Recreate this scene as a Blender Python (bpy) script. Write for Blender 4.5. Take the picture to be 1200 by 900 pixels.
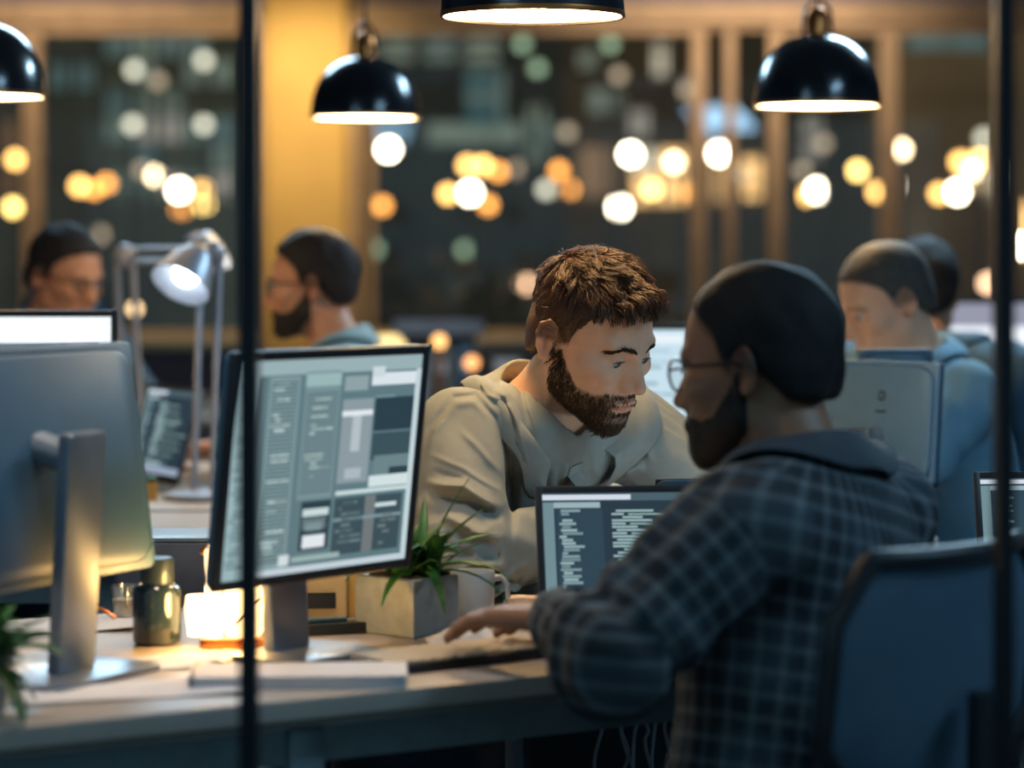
import bpy, bmesh, math, random
import numpy as np
from mathutils import Vector, Matrix, Euler

sc = bpy.context.scene
for _o in list(bpy.data.objects):
    bpy.data.objects.remove(_o, do_unlink=True)
COL = sc.collection
PI = math.pi
random.seed(7)

# ------------------------------------------------------------------ camera, world, exposure
FPX, CAM_H, HOR = 3000.0, 1.21, 300.0          # focal length in pixels of a 1200 px wide frame, eye height, horizon row
cam_data = bpy.data.cameras.new('camera')
cam = bpy.data.objects.new('camera', cam_data); COL.objects.link(cam)
cam.location = (0, 0, CAM_H); cam.rotation_euler = (PI / 2, 0, 0)
cam_data.sensor_width = 36.0; cam_data.lens = FPX / 1200 * 36
cam_data.shift_y = -(450 - HOR) / 1200
cam_data.clip_start, cam_data.clip_end = 0.1, 300
cam_data.dof.use_dof = True
cam_data.dof.focus_distance = 3.54
cam_data.dof.aperture_fstop = (cam_data.lens / 1000) / 0.036
sc.camera = cam
vs = sc.view_settings
sc.display_settings.display_device = 'sRGB'
vs.view_transform = 'Standard'; vs.look = 'None'; vs.gamma = 1.0; vs.use_curve_mapping = False
vs.exposure = 0.13
cy = sc.cycles
cy.use_denoising = True
cy.use_adaptive_sampling = False
cy.max_bounces = 6; cy.diffuse_bounces = 3; cy.glossy_bounces = 3; cy.transmission_bounces = 4; cy.transparent_max_bounces = 12
cy.sample_clamp_indirect = 4.0
cy.caustics_reflective = False; cy.caustics_refractive = False

world = bpy.data.worlds.new('night_sky'); sc.world = world; world.use_nodes = True
_bg = world.node_tree.nodes['Background']
_bg.inputs[0].default_value = (0.34, 0.62, 0.80, 1); _bg.inputs[1].default_value = 0.32

def area_light(name, loc, target, size, energy, color, size_y=None, shape='RECTANGLE', spread=180):
    d = bpy.data.lights.new(name, 'AREA'); d.shape = shape; d.size = size
    if shape in ('RECTANGLE', 'ELLIPSE'): d.size_y = size_y or size
    d.energy = energy; d.color = color; d.spread = math.radians(spread)
    o = bpy.data.objects.new(name, d); COL.objects.link(o); o.location = loc
    o.rotation_euler = (Vector(target) - Vector(loc)).to_track_quat('-Z', 'Y').to_euler()
    return o
def spot_light(name, loc, target, energy, color, angle=60, blend=.6, radius=.08):
    d = bpy.data.lights.new(name, 'SPOT'); d.energy = energy; d.color = color
    d.spot_size = math.radians(angle); d.spot_blend = blend; d.shadow_soft_size = radius
    o = bpy.data.objects.new(name, d); COL.objects.link(o); o.location = loc
    o.rotation_euler = (Vector(target) - Vector(loc)).to_track_quat('-Z', 'Y').to_euler()
    return o
COOL = (0.42, 0.72, 1.0); WARM = (1.0, 0.66, 0.32)
# cool ceiling panels of the near room and the aisle on the right, warm lamps at the back of the office
area_light('aisle_ceiling_light', (2.0, 2.4, 2.66), (0.6, 2.9, .9), 1.2, 34, COOL, .6)
area_light('near_ceiling_light', (-1.6, 0.8, 2.66), (-.5, 3.0, .8), 1.2, 12, COOL, .6)
area_light('desk_fill_light', (-.5, 2.8, 2.66), (-.45, 2.9, .74), .4, 2.4, (1.0, .80, .66), .4, spread=55)  # unseen fill added to brighten the notepad and desk front
area_light('rear_ceiling_light', (1.4, 6.4, 2.66), (1.2, 5.0, 1.0), 1.0, 95, (.5, .78, 1.0), .6)
area_light('left_ceiling_light', (-.9, 7.2, 2.66), (-.7, 5.4, 1.1), 1.0, 50, (.5, .78, 1.0), .6)
spot_light('column_wall_washer', (-1.0, 12.6, 2.62), (-1.1, 13.8, 1.5), 105, (1.0, .72, .36), 100, .8, .15)
area_light('window_bay_light', (1.2, 13.3, 2.68), (1.1, 14.1, 1.5), 1.6, 24, (1.0, .74, .50), .4)
area_light('window_bay_light_left', (-2.4, 13.3, 2.68), (-2.4, 14.1, 1.5), 1.2, 15, (1.0, .72, .46), .4)
area_light('facade_fill_light', (0, 19, 11), (0, 50, 3), 24, 3600, (1.0, .84, .56), 3)  # added fill that lifts the dark facades, no such lamp stands there

# ------------------------------------------------------------------ frame helpers
def P(px, py, Y):
    return Vector(((px - 600) / FPX * Y, Y, CAM_H - (py - HOR) / FPX * Y))
DESK_Z = 0.74
def D(px, py, z=DESK_Z):
    Y = FPX * (CAM_H - z) / (py - HOR)
    return Vector(((px - 600) / FPX * Y, Y, z))

# ------------------------------------------------------------------ materials
MATS = {}
def srgb(r, g, b):
    f = lambda c: (c / 255 / 12.92) if c / 255 <= .04045 else ((c / 255 + .055) / 1.055) ** 2.4
    return (f(r), f(g), f(b), 1)
def mat(name, color, rough=.5, metal=0., noise=.12, nscale=30., bump=0., bscale=200., coat=0., sss=0., sheen=0., spec=.5):
    m = bpy.data.materials.new(name); m.use_nodes = True
    nt = m.node_tree; b = nt.nodes['Principled BSDF']
    c = tuple(color[:3])
    b.inputs['Roughness'].default_value = rough; b.inputs['Metallic'].default_value = metal
    b.inputs['Specular IOR Level'].default_value = spec
    if coat: b.inputs['Coat Weight'].default_value = coat; b.inputs['Coat Roughness'].default_value = .1
    if sheen: b.inputs['Sheen Weight'].default_value = sheen; b.inputs['Sheen Roughness'].default_value = .5
    tc = nt.nodes.new('ShaderNodeTexCoord')
    n = nt.nodes.new('ShaderNodeTexNoise'); n.inputs['Scale'].default_value = nscale; n.inputs['Detail'].default_value = 4
    nt.links.new(tc.outputs['Object'], n.inputs['Vector'])
    r = nt.nodes.new('ShaderNodeMapRange'); r.inputs[1].default_value = .3; r.inputs[2].default_value = .7
    r.inputs[3].default_value = 1 - noise; r.inputs[4].default_value = 1 + noise
    nt.links.new(n.outputs['Fac'], r.inputs['Value'])
    mx = nt.nodes.new('ShaderNodeMix'); mx.data_type = 'RGBA'; mx.blend_type = 'MULTIPLY'; mx.inputs['Factor'].default_value = 1
    mx.inputs['A'].default_value = (*c, 1)
    nt.links.new(r.outputs['Result'], mx.inputs['B'])
    nt.links.new(mx.outputs['Result'], b.inputs['Base Color'])
    if sss:
        b.inputs['Subsurface Weight'].default_value = sss; b.inputs['Subsurface Radius'].default_value = (1, .35, .2)
        b.inputs['Subsurface Scale'].default_value = .006
    if bump:
        n2 = nt.nodes.new('ShaderNodeTexNoise'); n2.inputs['Scale'].default_value = bscale; n2.inputs['Detail'].default_value = 3
        nt.links.new(tc.outputs['Object'], n2.inputs['Vector'])
        bp = nt.nodes.new('ShaderNodeBump'); bp.inputs['Strength'].default_value = bump; bp.inputs['Distance'].default_value = .002
        nt.links.new(n2.outputs['Fac'], bp.inputs['Height']); nt.links.new(bp.outputs['Normal'], b.inputs['Normal'])
    MATS[name] = m
    return m
def emit(name, color, strength):
    m = bpy.data.materials.new(name); m.use_nodes = True; nt = m.node_tree
    b = nt.nodes['Principled BSDF']; b.inputs['Base Color'].default_value = (.02, .02, .02, 1); b.inputs['Roughness'].default_value = .3
    b.inputs['Emission Color'].default_value = (*color[:3], 1); b.inputs['Emission Strength'].default_value = strength
    MATS[name] = m
    return m
def vcol(name, rough=.5, emission=0., sss=0., spec=.5, bump=0., bscale=600., vary=0.):
    """colour comes from the mesh's own colour attribute 'tint' (its true pattern)"""
    m = bpy.data.materials.new(name); m.use_nodes = True; nt = m.node_tree; b = nt.nodes['Principled BSDF']
    a = nt.nodes.new('ShaderNodeAttribute'); a.attribute_name = 'tint'
    b.inputs['Roughness'].default_value = rough; b.inputs['Specular IOR Level'].default_value = spec
    tc = nt.nodes.new('ShaderNodeTexCoord')
    if emission:
        b.inputs['Base Color'].default_value = (.01, .01, .012, 1)
        nt.links.new(a.outputs['Color'], b.inputs['Emission Color']); b.inputs['Emission Strength'].default_value = emission
    elif vary:
        n = nt.nodes.new('ShaderNodeTexNoise'); n.inputs['Scale'].default_value = 60; n.inputs['Detail'].default_value = 5
        nt.links.new(tc.outputs['Object'], n.inputs['Vector'])
        r = nt.nodes.new('ShaderNodeMapRange'); r.inputs[1].default_value = .3; r.inputs[2].default_value = .7
        r.inputs[3].default_value = 1 - vary; r.inputs[4].default_value = 1 + vary
        nt.links.new(n.outputs['Fac'], r.inputs['Value'])
        mx = nt.nodes.new('ShaderNodeMix'); mx.data_type = 'RGBA'; mx.blend_type = 'MULTIPLY'; mx.inputs['Factor'].default_value = 1
        nt.links.new(a.outputs['Color'], mx.inputs['A']); nt.links.new(r.outputs['Result'], mx.inputs['B'])
        nt.links.new(mx.outputs['Result'], b.inputs['Base Color'])
    else:
        nt.links.new(a.outputs['Color'], b.inputs['Base Color'])
    if sss:
        b.inputs['Subsurface Weight'].default_value = sss; b.inputs['Subsurface Radius'].default_value = (1, .35, .2)
        b.inputs['Subsurface Scale'].default_value = .005
    if bump:
        n2 = nt.nodes.new('ShaderNodeTexNoise'); n2.inputs['Scale'].default_value = bscale
        nt.links.new(tc.outputs['Object'], n2.inputs['Vector'])
        bp = nt.nodes.new('ShaderNodeBump'); bp.inputs['Strength'].default_value = bump; bp.inputs['Distance'].default_value = .001
        nt.links.new(n2.outputs['Fac'], bp.inputs['Height']); nt.links.new(bp.outputs['Normal'], b.inputs['Normal'])
    MATS[name] = m
    return m

black_metal = mat('black_metal', srgb(30, 36, 42), .35, .6)
dark_plastic = mat('dark_plastic', srgb(30, 34, 38), .45, 0)
charcoal = mat('charcoal_fabric', srgb(40, 46, 52), .9, 0, .2, 200, .4, 800)
aluminium = mat('aluminium', srgb(150, 158, 168), .34, .85, .05)
alu_paint = mat('silver_plastic', srgb(120, 132, 142), .4, .2, .05)
back_shell = mat('grey_shell', srgb(58, 92, 114), .45, .1, .04)
desk_top_m = mat('pale_laminate', srgb(172, 160, 148), .42, 0, .06, 12)
desk_edge_m = mat('dark_edge_band', srgb(112, 108, 100), .6)
desk_leg_m = mat('desk_leg_paint', srgb(124, 140, 144), .5, .3)
paper_m = mat('paper', srgb(205, 205, 208), .8, 0, .04)
white_ceramic = mat('white_ceramic', srgb(205, 212, 218), .18, 0, .02, coat=.4)
grey_pot_m = mat('grey_glaze', srgb(140, 148, 150), .45, 0, .15, 60)
leaf_m = mat('leaf_green', srgb(54, 110, 46), .4, 0, .35, 40)
leaf_dark_m = mat('leaf_dark_green', srgb(36, 84, 36), .45, 0, .3, 40)
soil_m = mat('soil', srgb(50, 38, 28), .95, 0, .4, 200, .6)
cream_key_m = mat('cream_keys', srgb(196, 178, 150), .5, 0, .05)
cable_m = mat('grey_cable', srgb(196, 204, 204), .5)
copper_m = mat('copper', srgb(190, 120, 66), .3, .9)
shade_black = mat('lamp_enamel', srgb(20, 26, 32), .22, .1, .03, coat=.5)
shade_inner = mat('lamp_enamel_white', srgb(230, 225, 215), .5)
lamp_grey = mat('lamp_grey_paint', srgb(150, 156, 170), .4, .3)
wood_m = mat('oak_wood', srgb(150, 108, 66), .6, 0, .25, 20)
lamp_glow = emit('lamp_diffuser', (1.0, .64, .29), 42)
def glass_mat(name, refl=.06, tint=(.97, .98, .98)):
    m = bpy.data.materials.new(name); m.use_nodes = True; nt = m.node_tree
    nt.nodes.remove(nt.nodes['Principled BSDF']); out = nt.nodes['Material Output']
    t = nt.nodes.new('ShaderNodeBsdfTransparent'); t.inputs[0].default_value = (*tint, 1)
    if refl:
        g = nt.nodes.new('ShaderNodeBsdfGlossy'); g.inputs['Roughness'].default_value = .02
        mx = nt.nodes.new('ShaderNodeMixShader'); mx.inputs[0].default_value = refl
        nt.links.new(t.outputs[0], mx.inputs[1]); nt.links.new(g.outputs[0], mx.inputs[2]); nt.links.new(mx.outputs[0], out.inputs[0])
    else:
        nt.links.new(t.outputs[0], out.inputs[0])
    return m
window_glass = glass_mat('window_glass', .05)
clear_glass = glass_mat('clear_partition_glass', 0)

# ------------------------------------------------------------------ object helpers
def tag(o, label=None, cat=None, group=None, kind=None):
    if label: o['label'] = label
    if cat: o['category'] = cat
    if group: o['group'] = group
    if kind: o['kind'] = kind
    return o
def thing(name, label, cat, loc=(0, 0, 0), rotz=0, group=None, rot=None):
    o = bpy.data.objects.new(name, None); COL.objects.link(o)
    o.empty_display_size = .05
    o.location = loc; o.rotation_euler = rot if rot else (0, 0, rotz)
    return tag(o, label, cat, group)
def copy_tree(o, parent=None):
    c = o.copy(); COL.objects.link(c)
    if parent is not None: c.parent = parent
    for ch in [x for x in bpy.data.objects if x.parent is o]:
        copy_tree(ch, c)
    return c

class MB:
    """collects shapes, built as ONE mesh object"""
    def __init__(self): self.bm = bmesh.new()
    def _xf(self, verts, M):
        for v in verts: v.co = M @ v.co
    def box(self, c, s, rot=(0, 0, 0), bevel=0, seg=2):
        r = bmesh.ops.create_cube(self.bm, size=1); vs_ = r['verts']
        for v in vs_: v.co = Vector((v.co.x * s[0], v.co.y * s[1], v.co.z * s[2]))
        if bevel:
            es = list({e for v in vs_ for e in v.link_edges})
            rb = bmesh.ops.bevel(self.bm, geom=es, offset=bevel, segments=seg, profile=.5, affect='EDGES', clamp_overlap=True)
            vs_ = list({v for f in rb['faces'] for v in f.verts} | {v for v in vs_ if v.is_valid})
        self._xf(vs_, Matrix.Translation(c) @ Euler(rot).to_matrix().to_4x4())
        return self
    def slab(self, w, d, h, r, c, rot=(0, 0, 0), seg=5, edge=0):
        """rounded-corner plate: w x d in its plane, thickness h along its z"""
        pts = []
        for (sx, sy, a0) in ((1, 1, 0), (-1, 1, 90), (-1, -1, 180), (1, -1, 270)):
            for k in range(seg + 1):
                a = math.radians(a0 + 90 * k / seg)
                pts.append((sx * (w / 2 - r) + r * math.cos(a), sy * (d / 2 - r) + r * math.sin(a)))
        return self.prism(pts, h, c, rot, edge)
    def prism(self, pts, h, c=(0, 0, 0), rot=(0, 0, 0), edge=0):
        M = Matrix.Translation(c) @ Euler(rot).to_matrix().to_4x4()
        n = len(pts)
        ctr = Vector((sum(p[0] for p in pts) / n, sum(p[1] for p in pts) / n))
        rings = []
        if edge:
            k = lambda p, e: (p[0] + (ctr[0] - p[0]) / max(1e-6, math.hypot(ctr[0] - p[0], ctr[1] - p[1])) * e, p[1] + (ctr[1] - p[1]) / max(1e-6, math.hypot(ctr[0] - p[0], ctr[1] - p[1])) * e)
            spec = [(edge, -h / 2), (edge * .3, -h / 2 + edge * .3), (0, -h / 2 + edge), (0, h / 2 - edge), (edge * .3, h / 2 - edge * .3), (edge, h / 2)]
            for e, z in spec: rings.append([self.bm.verts.new(M @ Vector((*k(p, e), z))) for p in pts])
        else:
            for z in (-h / 2, h / 2): rings.append([self.bm.verts.new(M @ Vector((p[0], p[1], z))) for p in pts])
        self.bm.faces.new(rings[0][::-1]); self.bm.faces.new(rings[-1])
        for a, b in zip(rings, rings[1:]):
            for i in range(n): self.bm.faces.new((a[i], a[(i + 1) % n], b[(i + 1) % n], b[i]))
        return self
    def cyl(self, a, b, r1, r2=None, seg=20, caps=True):
        a, b = Vector(a), Vector(b); r2 = r1 if r2 is None else r2
        q = (b - a).to_track_quat('Z', 'Y').to_matrix()
        rings = []
        for c, r in ((a, r1), (b, r2)):
            rings.append([self.bm.verts.new(c + q @ Vector((r * math.cos(2 * PI * k / seg), r * math.sin(2 * PI * k / seg), 0))) for k in range(seg)])
        for i in range(seg): self.bm.faces.new((rings[0][i], rings[0][(i + 1) % seg], rings[1][(i + 1) % seg], rings[1][i]))
        if caps: self.bm.faces.new(rings[0][::-1]); self.bm.faces.new(rings[1])
        return self
    def lathe(self, prof, c=(0, 0, 0), seg=40):
        c = Vector(c); rings = []
        for r, z in prof:
            if r < 1e-6: rings.append([self.bm.verts.new(c + Vector((0, 0, z)))])
            else: rings.append([self.bm.verts.new(c + Vector((r * math.cos(2 * PI * k / seg), r * math.sin(2 * PI * k / seg), z))) for k in range(seg)])
        for a, b in zip(rings, rings[1:]):
            for i in range(seg):
                j = (i + 1) % seg
                if len(a) == 1 and len(b) == 1: continue
                if len(a) == 1: self.bm.faces.new((a[0], b[j], b[i]))
                elif len(b) == 1: self.bm.faces.new((a[i], a[j], b[0]))
                else: self.bm.faces.new((a[i], a[j], b[j], b[i]))
        return self
    def tube(self, pts, r, seg=10, closed=False):
        pts = [Vector(p) for p in pts]; n = len(pts); rr = r if isinstance(r, (list, tuple)) else [r] * n
        rings = []; up = None
        for i in range(n):
            t = (pts[(i + 1) % n] - pts[i - 1]) if closed else (pts[min(i + 1, n - 1)] - pts[max(i - 1, 0)])
            t.normalize()
            if up is None:
                up = t.orthogonal().normalized()
            up = (up - t * up.dot(t))
            if up.length < 1e-5: up = t.orthogonal()
            up.normalize(); s = t.cross(up)
            rings.append([self.bm.verts.new(pts[i] + (up * math.cos(2 * PI * k / seg) + s * math.sin(2 * PI * k / seg)) * rr[i]) for k in range(seg)])
        m = n if closed else n - 1
        for i in range(m):
            a, b = rings[i], rings[(i + 1) % n]
            for k in range(seg): self.bm.faces.new((a[k], a[(k + 1) % seg], b[(k + 1) % seg], b[k]))
        if not closed: self.bm.faces.new(rings[0][::-1]); self.bm.faces.new(rings[-1])
        return self
    def ball(self, c, r, seg=24, s=(1, 1, 1)):
        v = bmesh.ops.create_uvsphere(self.bm, u_segments=seg, v_segments=seg // 2, radius=r)['verts']
        for q in v: q.co = Vector((q.co.x * s[0], q.co.y * s[1], q.co.z * s[2])) + Vector(c)
        return self
    def grid_sheet(self, pts):
        """pts: rows of points -> a sheet"""
        rows = [[self.bm.verts.new(Vector(p)) for p in row] for row in pts]
        for a, b in zip(rows, rows[1:]):
            for i in range(len(a) - 1): self.bm.faces.new((a[i], a[i + 1], b[i + 1], b[i]))
        return self
    def solidify(self, t):
        bmesh.ops.recalc_face_normals(self.bm, faces=self.bm.faces)
        bmesh.ops.solidify(self.bm, geom=list(self.bm.faces), thickness=t)
        return self
    def build(self, name, material, parent=None, angle=38, subsurf=0, loc=None, rot=None):
        bmesh.ops.recalc_face_normals(self.bm, faces=self.bm.faces)
        me = bpy.data.meshes.new(name); self.bm.to_mesh(me); self.bm.free()
        me.polygons.foreach_set('use_smooth', [True] * len(me.polygons))
        try: me.set_sharp_from_angle(angle=math.radians(angle))
        except Exception: pass
        me.materials.append(material)
        o = bpy.data.objects.new(name, me); COL.objects.link(o)
        if parent is not None: o.parent = parent
        if loc is not None: o.location = loc
        if rot is not None: o.rotation_euler = rot
        if subsurf:
            m = o.modifiers.new('smooth', 'SUBSURF'); m.levels = m.render_levels = subsurf
        return o
def struct(name, mb, material, **k):
    o = mb.build(name, material, **k); o['kind'] = 'structure'
    return o
def raw_mesh(name, verts, faces, material, parent=None, smooth=True, tint=None):
    me = bpy.data.meshes.new(name)
    verts = np.asarray(verts, np.float32); faces = np.asarray(faces, np.int32); k = faces.shape[1]
    me.vertices.add(len(verts)); me.vertices.foreach_set('co', verts.ravel())
    me.loops.add(faces.size); me.loops.foreach_set('vertex_index', faces.ravel())
    me.polygons.add(len(faces)); me.polygons.foreach_set('loop_start', np.arange(0, faces.size, k, dtype=np.int32))
    me.polygons.foreach_set('loop_total', np.full(len(faces), k, np.int32))
    me.polygons.foreach_set('use_smooth', np.full(len(faces), smooth, bool))
    if tint is not None:
        at = me.color_attributes.new('tint', 'FLOAT_COLOR', 'POINT')
        c = np.ones((len(verts), 4), np.float32); c[:, :3] = tint
        at.data.foreach_set('color', c.ravel())
    me.update(calc_edges=True); me.validate()
    me.materials.append(material)
    o = bpy.data.objects.new(name, me); COL.objects.link(o)
    if parent is not None: o.parent = parent
    return o

# ------------------------------------------------------------------ screens: a lit picture made of flat rectangles, lying in x (width) and z (height), facing -y
screen_glow = vcol('screen_glow', .25, 1.0)
screen_near = vcol('screen_glow_near', .25, 2.6)
screen_soft = vcol('screen_glow_bright', .25, 1.15)
def ui_screen(name, w, h, rects, parent, material=None, y=0., z=0.):
    V, Fc, C = [], [], []
    for i, (u0, v0, u1, v1, c) in enumerate(rects):
        yy = y - (0 if i == 0 else .0004 + .000004 * i)
        b = len(V)
        for (u, v) in ((u0, v0), (u1, v0), (u1, v1), (u0, v1)):
            V.append(((u - .5) * w, yy, z + (v - .5) * h)); C.append(c[:3])
        Fc.append((b, b + 1, b + 2, b + 3))
    return raw_mesh(name, V, Fc, material or screen_glow, parent, False, np.array(C))
def text_rows(rng, u0, v0, u1, v1, n, col, fill=.6, duty=.55, segs=3, indent=.25):
    out = []; dv = (v1 - v0) / n
    for k in range(n):
        if rng.random() > fill: continue
        v = v1 - (k + .5) * dv; u = u0 + (u1 - u0) * indent * rng.random()
        for s in range(rng.randint(1, segs)):
            L = (u1 - u0) * rng.uniform(.08, .5)
            if u + L > u1: break
            f = rng.uniform(.6, 1.1)
            out.append((u, v - dv * duty / 2, u + L, v + dv * duty / 2, tuple(x * f for x in col[:3])))
            u += L + (u1 - u0) * .03
    return out
# ================================================================== THE SETTING
floor_m = mat('dark_carpet', srgb(88, 94, 98), .95, 0, .25, 300, .5, 900)
struct('floor', MB().box((0, 7.1, -.05), (9.6, 14.6, .1)), floor_m)
struct('ceiling', MB().box((0, 7.1, 2.75), (9.6, 14.6, .1)), mat('ceiling_paint', srgb(120, 124, 132), .9))
wall_m = mat('grey_plaster', srgb(150, 148, 170), .9)
struct('wall_left', MB().box((-4.75, 7.1, 1.35), (.1, 14.6, 2.7)), wall_m)
struct('wall_right', MB().box((4.75, 7.1, 1.35), (.1, 14.6, 2.7)), wall_m)
# window wall at the far end
YW = 14.0
struct('wall_back', MB().box((0, YW + .1, .36), (9.4, .2, .72)).box((0, YW + .1, 2.645), (9.4, .2, .11)), wall_m)
tan_trim = mat('tan_timber', srgb(200, 172, 142), .6, 0, .15, 8)
struct('trim_1', MB().box((0, YW - .02, 2.53), (9.4, .14, .12), bevel=.01), tan_trim)
struct('trim_2', MB().box((0, YW - .06, .73), (9.4, .26, .05), bevel=.01), desk_leg_m)
col_m = mat('ochre_plaster', srgb(222, 186, 118), .85, 0, .06, 4)
struct('column_back', MB().box((-1.1, YW - .12, 1.35), (.44, .5, 2.68), bevel=.02), col_m)
# slim fluted edges of the column's cladding
for x0, m_ in ((-1.34, tan_trim), (-.845, tan_trim)):
    struct('trim_3', MB().box((x0, YW - .1, 1.6), (.055, .4, 1.8), bevel=.01), m_)
edges = [-4.6, -2.62, -1.37, -.80, 1.03, 1.19, 1.43, 2.06, 3.0, 4.6]
n_w = 0
for a, b in zip(edges, edges[1:]):
    if a == -1.37: continue
    n_w += 1
    w = thing('window_%d' % n_w, None, None, ((a + b) / 2, YW, 1.61)); w['kind'] = 'structure'
    ww, hh, t = b - a, 1.72, .05 if b - a > .3 else .028
    fr = MB()
    for sx in (-1, 1): fr.box((sx * (ww / 2 - t / 2), 0, 0), (t, .09, hh), bevel=.006)
    fr.box((0, 0, hh / 2 - t / 2), (ww - 2 * t, .09, t)).box((0, 0, -hh / 2 + t / 2), (ww - 2 * t, .09, t))
    fr.build('window_frame', tan_trim, w)
    MB().box((0, .02, 0), (ww - 2 * t, .008, hh - 2 * t)).build('window_pane', window_glass, w)
# glass partition in front of the room
YP = 2.3
def mull(px, wpx, name):
    c = P(px, 0, YP); w = wpx / FPX * YP
    struct(name, MB().box((c.x, YP, 1.35), (w, .03, 2.7), bevel=.003), black_metal)
    return c.x
xa = mull(292, 22, 'mullion_left'); xb = mull(1176, 21, 'mullion_right')
struct('trim_4', MB().box((0, YP, .05), (3.2, .03, .1)).box((0, YP, 2.66), (3.2, .03, .08)), black_metal)
for k, (x0, x1) in enumerate(((-1.6, xa - .009), (xa + .009, xb - .009), (xb + .009, 1.6))):
    g = struct('partition_pane_%d' % (k + 1), MB().box(((x0 + x1) / 2, YP, 1.36), (x1 - x0, .006, 2.5)), clear_glass)

# ------------------------------------------------------------------ the city beyond the windows
struct('street', MB().box((0, 58, -3.55), (120, 84, .1)), mat('asphalt', srgb(40, 38, 34), .8))
facade_ms = [mat('facade_%d' % i, c, .9, 0, .3, .6) for i, c in enumerate((srgb(88, 77, 58), srgb(68, 71, 60), srgb(94, 77, 55), srgb(64, 66, 60)))]
win_cols = {'cream': ((.70, .60, .44), 1.2), 'green': ((.20, .30, .24), .42), 'teal': ((.10, .24, .25), .36), 'amber': ((1.0, .56, .2), 1.9), 'grey': ((.42, .38, .32), .7), 'rust': ((.5, .25, .1), .35)}
win_m = {k: emit('lit_window_' + k, c, s) for k, (c, s) in win_cols.items()}
rb_ = random.Random(21)
def building(label, x0, x1, Y, z1, fm, wins, cols=5, rows=7):
    w = x1 - x0
    t = thing('building', label, 'building', ((x0 + x1) / 2, Y + 4, -3.5), 0, 'buildings across the street')
    h = z1 + 3.5
    m = MB().box((0, 0, h / 2), (w, 8, h)).box((0, -4.0, h - .2), (w, .5, .4)).box((0, 0, h + .3), (w * .4, 4, .8))
    for k in range(rows): m.box((0, -4.02, h * (k + .5) / rows - .42), (w, .12, .1))
    m.build('facade', facade_ms[fm], t)
    for (px0, py0, px1, py1, kind) in wins:
        a, b = P(px0, py0, Y), P(px1, py1, Y)
        W_, H_ = abs(b.x - a.x), abs(a.z - b.z)
        f = MB().box((0, 0, 0), (W_, .06, H_)).build('lit_window', win_m[kind], t, loc=((a.x + b.x) / 2 - t.location.x, -4.05, (a.z + b.z) / 2 + 3.5))
        fm_ = MB()
        for sx in (-1, 0, 1): fm_.box((sx * W_ / 2, -.03, 0), (.05, .05, H_ + .05))
        fm_.build('window_bars', black_metal, f)
    return t
def wgrid(x0, y0, x1, y1, nx, ny, kinds, fill=.6, g=.25):
    out = []
    for i in range(nx):
        for j in range(ny):
            if rb_.random() > fill: continue
            dx, dy = (x1 - x0) / nx, (y1 - y0) / ny
            out.append((x0 + dx * (i + g / 2), y0 + dy * (j + g / 2), x0 + dx * (i + 1 - g / 2), y0 + dy * (j + 1 - g / 2), rb_.choice(kinds)))
    return out
s46 = 46 / FPX; s60 = 60 / FPX
building('narrow dark office block beyond the leftmost pane', -1500 * s46, -481 * s46, 46, 10, 3, wgrid(55, 70, 115, 110, 2, 1, ['teal'], 1) + wgrid(0, 30, 50, 240, 2, 4, ['rust', 'grey'], .6))
building('green-lit office tower behind the left window', -480 * s46, -318 * s46, 46, 9, 1, wgrid(122, 35, 278, 235, 5, 6, ['green', 'green', 'green', 'teal', 'grey'], .75, .12))
building('dark block with few teal windows right of the ochre column', -190 * s60, 60 * s60, 60, 12, 3, wgrid(440, 40, 640, 150, 4, 3, ['teal', 'green'], .35) + [(545, 85, 592, 150, 'teal'), (500, 145, 650, 172, 'green'), (618, 125, 640, 190, 'green')])
building('brown block with a tall pale window behind the middle window', 60.5 * s60, 261 * s60, 60, 12, 2, [(766, 50, 781, 88, 'cream'), (690, 105, 730, 132, 'green'), (738, 130, 760, 160, 'grey'), (678, 60, 698, 80, 'green'), (800, 92, 815, 112, 'grey'), (678, 172, 728, 230, 'rust')] + [(738, 176, 772, 200, 'cream'), (775, 176, 806, 200, 'amber'), (742, 204, 772, 238, 'amber'), (775, 204, 808, 238, 'amber'), (836, 188, 848, 236, 'amber')])
building('dark block behind the right window', 262 * s60, 424 * s60, 60, 10, 0, wgrid(935, 135, 1010, 190, 2, 2, ['grey', 'rust'], .8) + [(1060, 135, 1105, 155, 'teal'), (868, 186, 892, 232, 'amber')])
building('low shop block with amber windows at far right', 425 * s46, 1500 * s46, 46, 9, 2, [(1118, 182, 1166, 226, 'amber'), (1150, 190, 1172, 232, 'cream'), (1060, 40, 1160, 58, 'teal'), (1190, 240, 1230, 300, 'amber')])
tag(struct('hedge_line', MB().box((0, 34, -1.6), (40, 1.2, 3.6), bevel=.3), mat('night_hedge', srgb(60, 56, 40), .95, 0, .5, 3)), kind='structure')

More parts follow.
